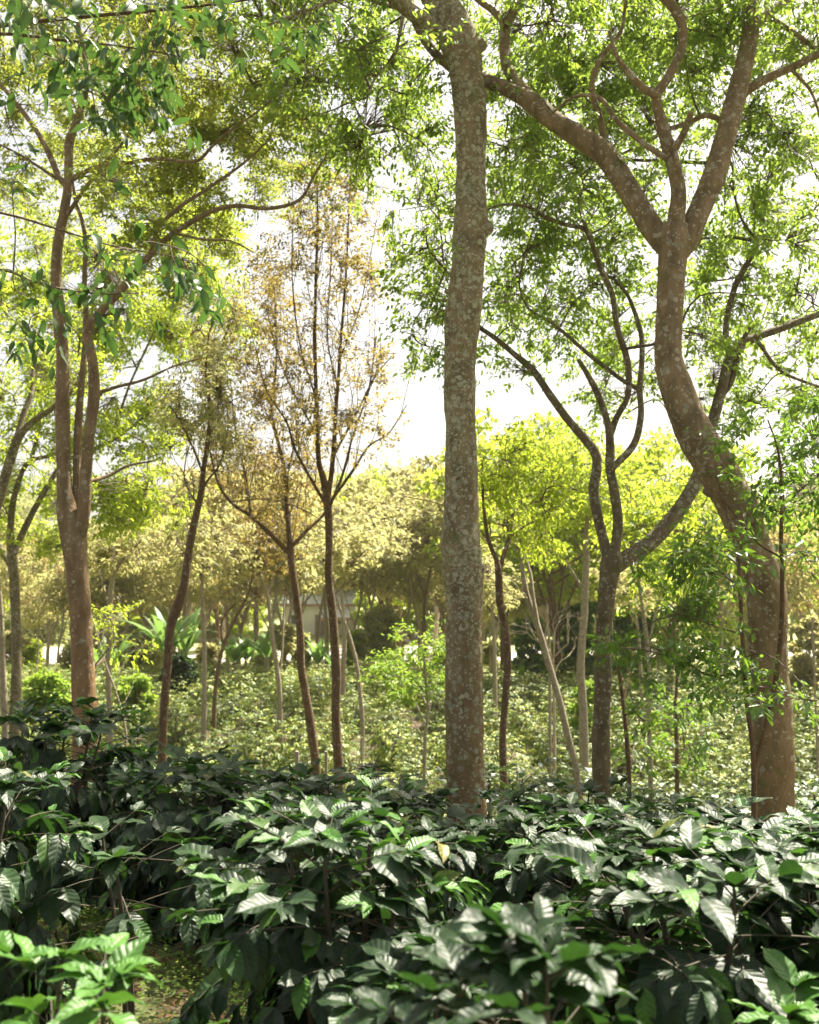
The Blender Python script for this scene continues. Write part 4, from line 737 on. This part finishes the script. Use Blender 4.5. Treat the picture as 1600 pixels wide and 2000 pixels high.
# --- houses, posts, fence
def box(mb, lo, hi, mat=0):
    lo = np.array(lo, float); hi = np.array(hi, float)
    V = np.array([[(lo, hi)[(k >> a) & 1][a] for a in range(3)] for k in range(8)])
    mb.add(V, np.array([(0, 2, 3, 1), (4, 5, 7, 6), (0, 1, 5, 4), (2, 6, 7, 3), (0, 4, 6, 2), (1, 3, 7, 5)]), None, mat)
white = plainmat('white plaster', (.74, .70, .64), .8, .08, .8); roofm = plainmat('pale metal roof', (.78, .77, .75), .5, .1, 1.2); tile = plainmat('red fascia', (.34, .20, .15), .7, .2, 3)
glassm = plainmat('window glass', (.05, .06, .07), .1, .2, 2); wood = plainmat('grey weathered wood', (.26, .21, .16), .85, .3, 9)
def house(label, px, d, w, wall_h, roof_h, depth, wins, porch=True, wallm=None, yb=None):
    x = (px - 800) / F * d; root = thing('house', label, 'house', (x, d, zg(x, d)))
    a = MB(); box(a, (-w / 2, 0, -.3), (w / 2, depth, wall_h)); V = [(-w / 2, 0, wall_h), (-w / 2, depth, wall_h), (-w / 2, depth / 2, wall_h + roof_h), (w / 2, 0, wall_h), (w / 2, depth, wall_h), (w / 2, depth / 2, wall_h + roof_h)]
    a.add(np.array(V), np.array([(0, 2, 1), (3, 4, 5)])); a.build('wall', wallm or white, root, smooth=False)
    r = MB(); o = .45
    for sy in (0, 1):
        y0 = -o if sy == 0 else depth + o; z0 = wall_h - o * roof_h / (depth / 2); y1 = depth / 2; z1 = wall_h + roof_h
        for k in (0,): 
            q = np.array([(-w / 2 - o, y0, z0 + .02), (w / 2 + o, y0, z0 + .02), (w / 2 + o, y1, z1 + .02), (-w / 2 - o, y1, z1 + .02)]); V = np.vstack([q, q + np.array((0, 0, .14))])
            r.add(V, np.array([(0, 3, 2, 1), (4, 5, 6, 7), (0, 1, 5, 4), (1, 2, 6, 5), (2, 3, 7, 6), (3, 0, 4, 7)]))
    r.build('roof', roofm, root, smooth=False)
    fb = MB(); box(fb, (-w / 2 - o, -o - .06, wall_h - o * roof_h / (depth / 2) - .12), (w / 2 + o, -o - .01, wall_h - o * roof_h / (depth / 2) + .14)); fb.build('fascia', tile, root, smooth=False)
    for wx in wins:
        fr = MB(); box(fr, (wx - .62, -.06, 1.0), (wx + .62, -.003, 2.1)); f = fr.build('window', white, root, smooth=False); pn = MB(); box(pn, (wx - .52, -.075, 1.1), (wx + .52, -.062, 2.0)); pn.build('pane', glassm, f, smooth=False)
    dr = MB(); box(dr, (-.5, -.05, .02), (.45, -.004, 2.05)); dr.build('door', wood, root, smooth=False)
    if porch:
        pr = MB(); q = np.array([(.2, -3.0, 1.75), (w / 2 + .3, -3.0, 1.75), (w / 2 + .3, -.1, 2.45), (.2, -.1, 2.45)]); pr.add(np.vstack([q, q + np.array((0, 0, .12))]), np.array([(0, 3, 2, 1), (4, 5, 6, 7), (0, 1, 5, 4), (1, 2, 6, 5), (2, 3, 7, 6), (3, 0, 4, 7)])); pr.build('porch_roof', roofm, root, smooth=False)
        ps = MB(); box(ps, (.2, -3.05, 1.55), (w / 2 + .3, -3.0, 1.86)); ps.build('porch_fascia', tile, root, smooth=False)
        for x_ in (.35, w / 2 + .1): b = MB(); box(b, (x_ - .06, -2.95, -.2), (x_ + .06, -2.83, 1.8)); b.build('post', wood, root, smooth=False)
house('white house with pale metal roof and lower porch roof, seen between the slender trees', 626, 100, 7.2, 3.2, 1.3, 6.5, (-2.4, 2.3))
house('small pinkish white house far left, behind the trunks', 98, 110, 3.6, 2.6, 1.0, 5, (1.0,), False, plainmat('pinkish plaster', (.72, .56, .46), .8, .08, .8))
house('long white wall of a low house between the reddish trunk and the banana plants', 222, 115, 5.0, 2.5, .9, 5, (-1.4, 1.5), False)
def post(label, px, ytop, d, wpx):
    p = at(px, ytop, d); zb = float(zg(p[0], d)) - .1; r = wpx / F * d / 2; mb = MB(); h = p[2] - zb
    tube(mb, smooth_path([(0, 0, 0, r), (.01, 0, h * .5, r * .95), (0, .01, h, r * .9)], .1), 8, .1, px, 0, .1); o = mb.build('post', wood, None, (p[0], d, zb)); tag(o, label, 'post', 'wooden stakes in the field')
post('weathered stake beside the slender pale barked tree', 580, 1468, 16.0, 9)
post('thin stake low in the field right of the lichened trunk', 1011, 1505, 15.0, 5)
post('thin white stake right of the slender dark tree', 707, 1440, 22.0, 4)
post('short stake between the two slender trees', 637, 1468, 17.0, 7)
post('tall stake by the right edge behind the sinuous tree', 1587, 1205, 24.0, 5)
fx = at(790, 1215, 92); root = thing('rail_fence', 'pale rail fence beyond the road, left of the lichened trunk', 'fence', (fx[0], 92, zg(fx[0], 92)))
for i in range(7): b = MB(); box(b, (i * 1.6 - .06, -.06, -.2), (i * 1.6 + .06, .06, 1.5)); b.build('post', wood, root, smooth=False)
for z in (.7, 1.3): b = MB(); box(b, (-.3, -.1, z), (10, -.063, z + .12)); b.build('rail', M['palewood'], root, smooth=False)

# --- overhanging broad-leaved boughs, top left, from a tree outside the frame
t = Tree('overhanging_tree', 'broad green leaves hanging on near boughs across the upper left corner', 4.6, (-330, 1400, 60), M['bark_slim'], M['broad'], 101)
t.trunk([(-330, 1500, 60), (-320, 1000, 54), (-300, 600, 46), (-280, 300, 38), (-260, 0, 30), (-250, -200, 20)], step=.1)
t.branch([(-275, 100, 20), (-120, 70, 14), (0, 50, 9), (150, 34, 8), (300, 20, 7), (420, 8, 5), (520, -6, 4)], -.2, sides=8)
t.branch([(-275, 120, 16), (-100, 80, 10), (0, 66, 7), (120, 78, 6), (250, 92, 4), (350, 110, 2)], -.5, sides=8)
t.branch([(-295, 560, 14), (-100, 530, 8), (0, 526, 5), (60, 548, 5), (120, 564, 4), (200, 574, 3), (270, 572, 2)], -.3, sides=6)
t.branch([(-290, 420, 14), (-100, 400, 8), (20, 420, 5), (120, 450, 4), (220, 480, 3), (330, 500, 3), (400, 520, 2)], -.6, sides=6)
t.branch([(150, 80, 4), (170, 120, 3), (180, 180, 3), (190, 230, 2)], -.1, dep=-.3, sides=5)
t.branch([(280, 30, 4), (300, 70, 3), (330, 110, 3), (350, 140, 2)], -.1, dep=-.2, sides=5)
t.crown([(150, 150, 60, 40, -.4), (330, 110, 50, 30, -.3), (240, 120, 60, 35, -.4), (200, 210, 55, 30, -.4), (100, 90, 40, 40, -.4), (270, 170, 40, 30, -.4), (350, 60, 50, 25, -.3), (470, 15, 50, 18, -.2), (60, 20, 60, 20, -.2), (210, 490, 40, 22, -.5),
         (345, 530, 50, 28, -.6), (390, 545, 30, 20, -.6), (90, 555, 50, 14, -.3), (60, 640, 25, 40, -.4), (130, 400, 30, 20, -.5), (215, 615, 25, 20, -.3), (560, 10, 40, 14, -.2), (620, 40, 20, 14, -.2)], 720, .088, .6, per=6, droop=.75, reach=.22, tpl=BROAD, tw=.002, subr=.003)
t.done()

# ------------------------------------------------------------------ coffee bushes
def coffee(name, seed, H, Rm, tpls, mats, stems, step, leaf, pairs, tip=True, sparse=1.0, low=.12, hang=1.0, prof_=(.4, .6, .88, 1.0, .86, .56, .25)):
    rs = np.random.default_rng(seed); root = thing(name, None, 'coffee bush', (0, 0, 0))
    st = MB(); A = []; pos = []; ax = []; nor = []; sz = []; pos2 = []; ax2 = []; nor2 = []; sz2 = []
    TA = []; TB = []; TR = []
    for k in range(stems):
        a0 = k * 2.4 + rs.uniform(0, 1); off = np.array((math.cos(a0), math.sin(a0), 0)) * (.0 if stems == 1 else Rm * .36); hh = H * rs.uniform(.8, 1.0) if k else H * .97
        top = off * 1.25 + np.array((rs.normal(0, .04), rs.normal(0, .04), hh)); base = off * .2
        P = smooth_path([(*(base + (0, 0, -.05)), .018), (*(base * .5 + off * .5 + (0, 0, hh * .4)), .014), (*(top * .9 + off * .1), .008), (*top, .004)], .1); tube(st, P, 6, 0, 0, 0, .1)
        phi = rs.uniform(0, 6.28); z = hh * low
        while z < hh - .01:
            f = z / hh; c = np.array([np.interp(z, P[:, 2], P[:, i]) for i in range(3)])
            prof = np.interp(f, (0, .12, .35, .6, .8, .93, 1), prof_); phi += 1.571 + rs.normal(0, .35)
            for s_ in (0, math.pi):
                if rs.uniform() > sparse: continue
                L = Rm * prof * rs.uniform(.84, 1.1); a = phi + s_ + rs.normal(0, .15); el = np.interp(f, (0, .5, .85, 1), (-.15, .05, .35, .7)) + rs.normal(0, .12); out = np.array((math.cos(a), math.sin(a), 0.0))
                n = max(2, int(pairs * L / Rm + .5)); prev = c
                seg = L / n; e = el
                for i in range(n):
                    e -= rs.uniform(.04, .16) * (1.2 if f < .7 else .5); dv = out * math.cos(e) + np.array((0, 0, math.sin(e))); nx = prev + dv * seg; TA.append(prev); TB.append(nx); TR.append(.0042 - .002 * i / n)
                    if i > n * .34 or n < 3:
                        sid = nrm(np.cross(dv, (0, 0, 1.0)))
                        last = i == n - 1
                        lift = hang * (-rs.uniform(.25, .95) - (.25 if f < .5 else 0) + (.65 if f > .85 else 0)); fw = rs.uniform(.5, .9)
                        for g in (-1, 1):
                            v = dv * fw + sid * g * rs.uniform(.6, .8) + np.array((0, 0, lift + rs.normal(0, .1)))
                            w = nrm(nx - np.array((0, 0, H * .38))) + np.array((0, 0, .3)) + sid * g * .22 + rs.normal(0, .13, 3); q = leaf * rs.uniform(.72, 1.18) * (.8 if last else 1)
                            if rs.uniform() < (.16 if last else .03) * (2.2 if f > .8 else 1): pos2.append(nx); ax2.append(v); nor2.append(w); sz2.append(q * .85)
                            else: pos.append(nx); ax.append(v); nor.append(w); sz.append(q)
                        if last:
                            for g in (0, 1):
                                v = dv + sid * rs.normal(0, .3) + np.array((0, 0, rs.uniform(-.1, .4))); pos2.append(nx) if rs.uniform() < .3 else pos.append(nx)
                                tgt = (ax2, nor2, sz2) if len(pos2) > len(ax2) else (ax, nor, sz); tgt[0].append(v); tgt[1].append(np.array((0, 0, 1.0)) + rs.normal(0, .3, 3)); tgt[2].append(leaf * rs.uniform(.4, .8))
                    prev = nx
            z += step * rs.uniform(.8, 1.2)
        for i in range(9 if tip else 6):                       # the shoot at the top
            a = rs.uniform(0, 6.28); pos2.append(top) if i < 2 else pos.append(top); v = np.array((math.cos(a) * .8, math.sin(a) * .8, rs.uniform(-.1, .9)))
            tgt = (ax2, nor2, sz2) if i < 2 else (ax, nor, sz); tgt[0].append(v); tgt[1].append(np.array((-math.cos(a), -math.sin(a), .6))); tgt[2].append(leaf * (rs.uniform(.4, .72) if i < 2 else rs.uniform(.6, 1.1)))
    twigs(st, np.array(TA), np.array(TB), np.array(TR), np.array(TR) * .8, 0, 0, 1); st.build('stem', M['greenwood'], root)
    fo = MB()
    for (p, a, w, s_, mi) in ((pos, ax, nor, sz, 0), (pos2, ax2, nor2, sz2, 1)):
        p, a, w, s_ = map(np.array, (p, a, w, s_))
        if len(p) == 0: continue
        pick = rs.integers(0, len(tpls), len(p))
        for k, tp in enumerate(tpls): q = pick == k; put_leaves(fo, tp, p[q], a[q], w[q], s_[q], mi)
    fo.build('foliage', mats, root); return root
HI = [coffee('coffee_bush', 200 + i, 1.25, .55, COFFEE_HI, [M['coffee'], M['young']], 5, .068, .185, 8) for i in range(4)]
HI.append(coffee('coffee_bush', 210, 1.2, .55, COFFEE_HI, [M['coffee'], M['young']], 2, .10, .185, 5, sparse=.85, low=.62))
HI.append(coffee('coffee_bush', 223, 1.2, .33, COFFEE_HI, [M['coffee'], M['coffee']], 3, .09, .185, 4))
HI.append(coffee('coffee_bush', 231, 1.2, .33, COFFEE_HI, [M['young'], M['fresh']], 3, .09, .18, 4))
usedh = set()
def place(k, px, ytop, d, label, rz, wide=1.0):
    p = at(px, ytop, d); zb = float(zg(p[0], d)); h0 = 1.33 if k < 4 else 1.28; s_ = (p[2] - zb) / h0
    loc = (p[0], d, zb); sc = (wide, wide, s_)
    if k not in usedh: usedh.add(k); o = HI[k]; o.location = loc; o.rotation_euler = (0, 0, rz); o.scale = sc; o['label'] = label; o['group'] = 'coffee bushes in the near rows'
    else: o = dup(HI[k], loc, rz, sc, label, 'coffee bushes in the near rows')
    NEAR.append((p[0], d)); return o
NEAR = []
place(5, 1000, 1735, 1.95, 'blurred coffee bush nearest the lens at bottom centre right', .3, .85)
place(6, 30, 1835, 2.15, 'coffee bush with bright green leaves in the bottom left corner', 1.1, .8)
place(2, 672, 1572, 3.5, 'big dark coffee bush at centre, below and left of the lichened trunk', 2.0, .92)
place(3, 1350, 1612, 3.35, 'big glossy coffee bush filling the lower right', .9, 1.0)
place(4, 275, 1598, 4.4, 'thin coffee bush with bare reddish stems and weeds showing beneath, at lower left', 1.7)
place(0, 1085, 1562, 5.4, 'coffee bush at the foot of the lichened trunk, right side', 3.0, .92)
place(1, 385, 1470, 7.0, 'rounded dark coffee bush below the kinked slender tree', 4.0, 1.1)
place(2, -60, 1490, 4.2, 'dark coffee bush cut by the left edge above the weeds', .4, .8)
place(3, 110, 1362, 8.0, 'tall dark coffee bush in front of the reddish trunk', 5.2, 1.15)
place(0, 725, 1506, 7.2, 'low coffee bush before the slender dark tree', 1.0, 1.15)
place(1, 1480, 1575, 5.4, 'coffee bush at the foot of the sinuous tree', 2.2, 1.1)
place(3, 1255, 1568, 6.0, 'coffee bush between the mossy tree and the sinuous tree', 3.6, 1.0)
place(2, 1590, 1640, 4.0, 'coffee bush cut by the right edge', 5.0, 1.0)
place(2, 565, 1560, 6.2, 'coffee bush behind the big dark centre bush, left side', 3.3, 1.0)
place(3, 830, 1600, 5.4, 'coffee bush at the foot of the lichened trunk, left side', 1.4, .85)
place(0, 1090, 1535, 7.6, 'coffee bush behind the foot of the thin dark wavy stem', 4.4, 1.1)
place(1, 235, 1462, 8.6, 'coffee bush below the very thin crooked stem', 2.9, 1.05)
place(6, 1600, 1850, 2.6, 'coffee bush low in the bottom right corner', 5.6, .85)
place(3, 560, 1500, 8.0, 'coffee bush before the slender pale barked tree', .2, 1.1)
place(5, 860, 1800, 2.8, 'shaded coffee bush behind the blurred nearest one', .8, .9)

place(1, 1800, 1600, 4.6, 'coffee bush just outside the right edge, beyond the cut one', 1.3, 1.0)
place(3, 1850, 1580, 5.6, 'coffee bush outside the right edge, farther back', 2.3, 1.0)
place(0, 1860, 1640, 3.3, 'coffee bush outside the right edge, nearest the lens', 4.3, 1.0)

# --- the field: the nearest 285 one by one, what lies behind as one mass
MD = [coffee('coffee_bush', 300 + i, 1.1, .72, COFFEE_MD, [M['coffee_far'], M['coffee_far']], 5, .07, .14, 8, tip=False, hang=.7, prof_=(.3, .55, .9, 1.0, .8, .48, .2)) for i in range(4)]
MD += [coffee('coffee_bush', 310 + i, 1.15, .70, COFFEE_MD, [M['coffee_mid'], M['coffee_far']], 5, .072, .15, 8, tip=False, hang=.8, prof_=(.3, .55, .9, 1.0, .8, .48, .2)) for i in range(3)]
spots = []
y = 9.6; row = 0
while y < 46:
    dx = 1.5 if y < 30 else 1.6; hw = y * .435 + 1.0; x = -hw + (row % 2) * dx * .5
    while x < hw:
        q = (x + random.uniform(-.3, .3), y + random.uniform(-.35, .35)); x += dx
        if min((q[0] - a) ** 2 + (q[1] - b) ** 2 for a, b in TRUNKS) > .3 and min((q[0] - a) ** 2 + (q[1] - b) ** 2 for a, b in NEAR) > 1.0: spots.append(q)
    y += 1.6 if y < 30 else 1.9; row += 1
spots.sort(key=lambda q: q[1])
first = set()
for i, (x, y) in enumerate(spots[:275]):
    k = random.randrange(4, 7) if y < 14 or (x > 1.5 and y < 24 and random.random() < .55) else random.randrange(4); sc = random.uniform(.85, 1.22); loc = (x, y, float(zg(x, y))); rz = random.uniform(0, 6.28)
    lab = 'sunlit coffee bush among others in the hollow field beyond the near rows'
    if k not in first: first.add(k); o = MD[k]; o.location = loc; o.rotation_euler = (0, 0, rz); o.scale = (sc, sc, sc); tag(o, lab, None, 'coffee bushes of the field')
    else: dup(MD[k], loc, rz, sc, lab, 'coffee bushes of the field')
far_mb = MB()
def mesh_arrays(o):
    me = o.data; V = np.zeros(len(me.vertices) * 3, np.float32); me.vertices.foreach_get('co', V); Lp = np.zeros(len(me.loops), np.int32); me.loops.foreach_get('vertex_index', Lp); return V.reshape(-1, 3), Lp
src = []
for o in MD[:4]:
    for c in o.children:
        if c.name.startswith('foliage'): src.append(mesh_arrays(c))
for (x, y) in spots[275:]:
    V, Lp = src[random.randrange(len(src))]; a = random.uniform(0, 6.28); sc = random.uniform(.95, 1.3); R = np.array([(math.cos(a), -math.sin(a), 0), (math.sin(a), math.cos(a), 0), (0, 0, 1)]) * sc
    far_mb.add(V @ R.T + np.array((x, y, float(zg(x, y)))), Lp.reshape(-1, 4))
o = far_mb.build('coffee_field', M['coffee_far']); tag(o, 'far part of the coffee field, bushes merging before the grass', 'field', None, 'stuff')

# --- ground cover and dry leaves under the near bushes
N = 14000; X = rng.uniform(-4.2, 3.0, N); Y = rng.uniform(2.6, 9, N); val = np.array([noise.noise(Vector((x * 1.1, y * 1.1, 9.0))) for x, y in zip(X, Y)]); keep = val + rng.uniform(-.25, .25, N) + np.where(X < -.3, .25, -.15) > -.05; X, Y = X[keep], Y[keep]
mb = MB(); K = len(X); per = 7
pos = np.stack([X, Y, zg(X, Y) + .02], -1)[:, None] + rng.normal(0, 1, (K, per, 3)) * np.array((.06, .06, .0)) + np.array((0, 0, 1)) * rng.uniform(.0, .11, (K, per, 1)); ang = rng.uniform(0, 6.28, (K, per, 1))
ax = np.concatenate([np.cos(ang), np.sin(ang), rng.uniform(-.2, .5, (K, per, 1))], -1)
put_leaves(mb, leaf6(.36, .2, .25), pos.reshape(-1, 3), ax.reshape(-1, 3), np.array((0, 0, 1.0)) + rng.normal(0, .35, (K * per, 3)), rng.uniform(.012, .034, K * per))
o = mb.build('ground_cover', M['groundweed']); tag(o, 'low bright weeds covering the earth between near bushes', 'weeds', None, 'stuff')
mb = MB(); K = 2500; X = rng.uniform(-4.2, 3.5, K); Y = rng.uniform(2.4, 9, K); ang = rng.uniform(0, 6.28, K)
put_leaves(mb, leaf6(.25, .5, .4), np.stack([X, Y, zg(X, Y) + .045], -1), np.stack([np.cos(ang), np.sin(ang), rng.uniform(-.2, .2, K)], -1), np.array((0, 0, 1.0)) + rng.normal(0, .4, (K, 3)), rng.uniform(.05, .12, K))
o = mb.build('leaf_litter', M['litter']); tag(o, 'dry brown leaf litter on the earth under near bushes', 'leaf litter', None, 'stuff')

# ------------------------------------------------------------------ haze
HAZE = .0003
if HAZE:
    mb = MB(); box(mb, (-420, -25, -6), (420, 420, 45)); m, n, l, out = newmat('haze')
    v = n.new('ShaderNodeVolumePrincipled'); v.inputs['Color'].default_value = (1.0, .95, .84, 1); v.inputs['Density'].default_value = HAZE; v.inputs['Anisotropy'].default_value = .35
    l.new(v.outputs[0], out.inputs['Volume']); o = mb.build('haze', m, smooth=False); tag(o, 'thin sunlit haze over field and far trees', 'haze', None, 'stuff')
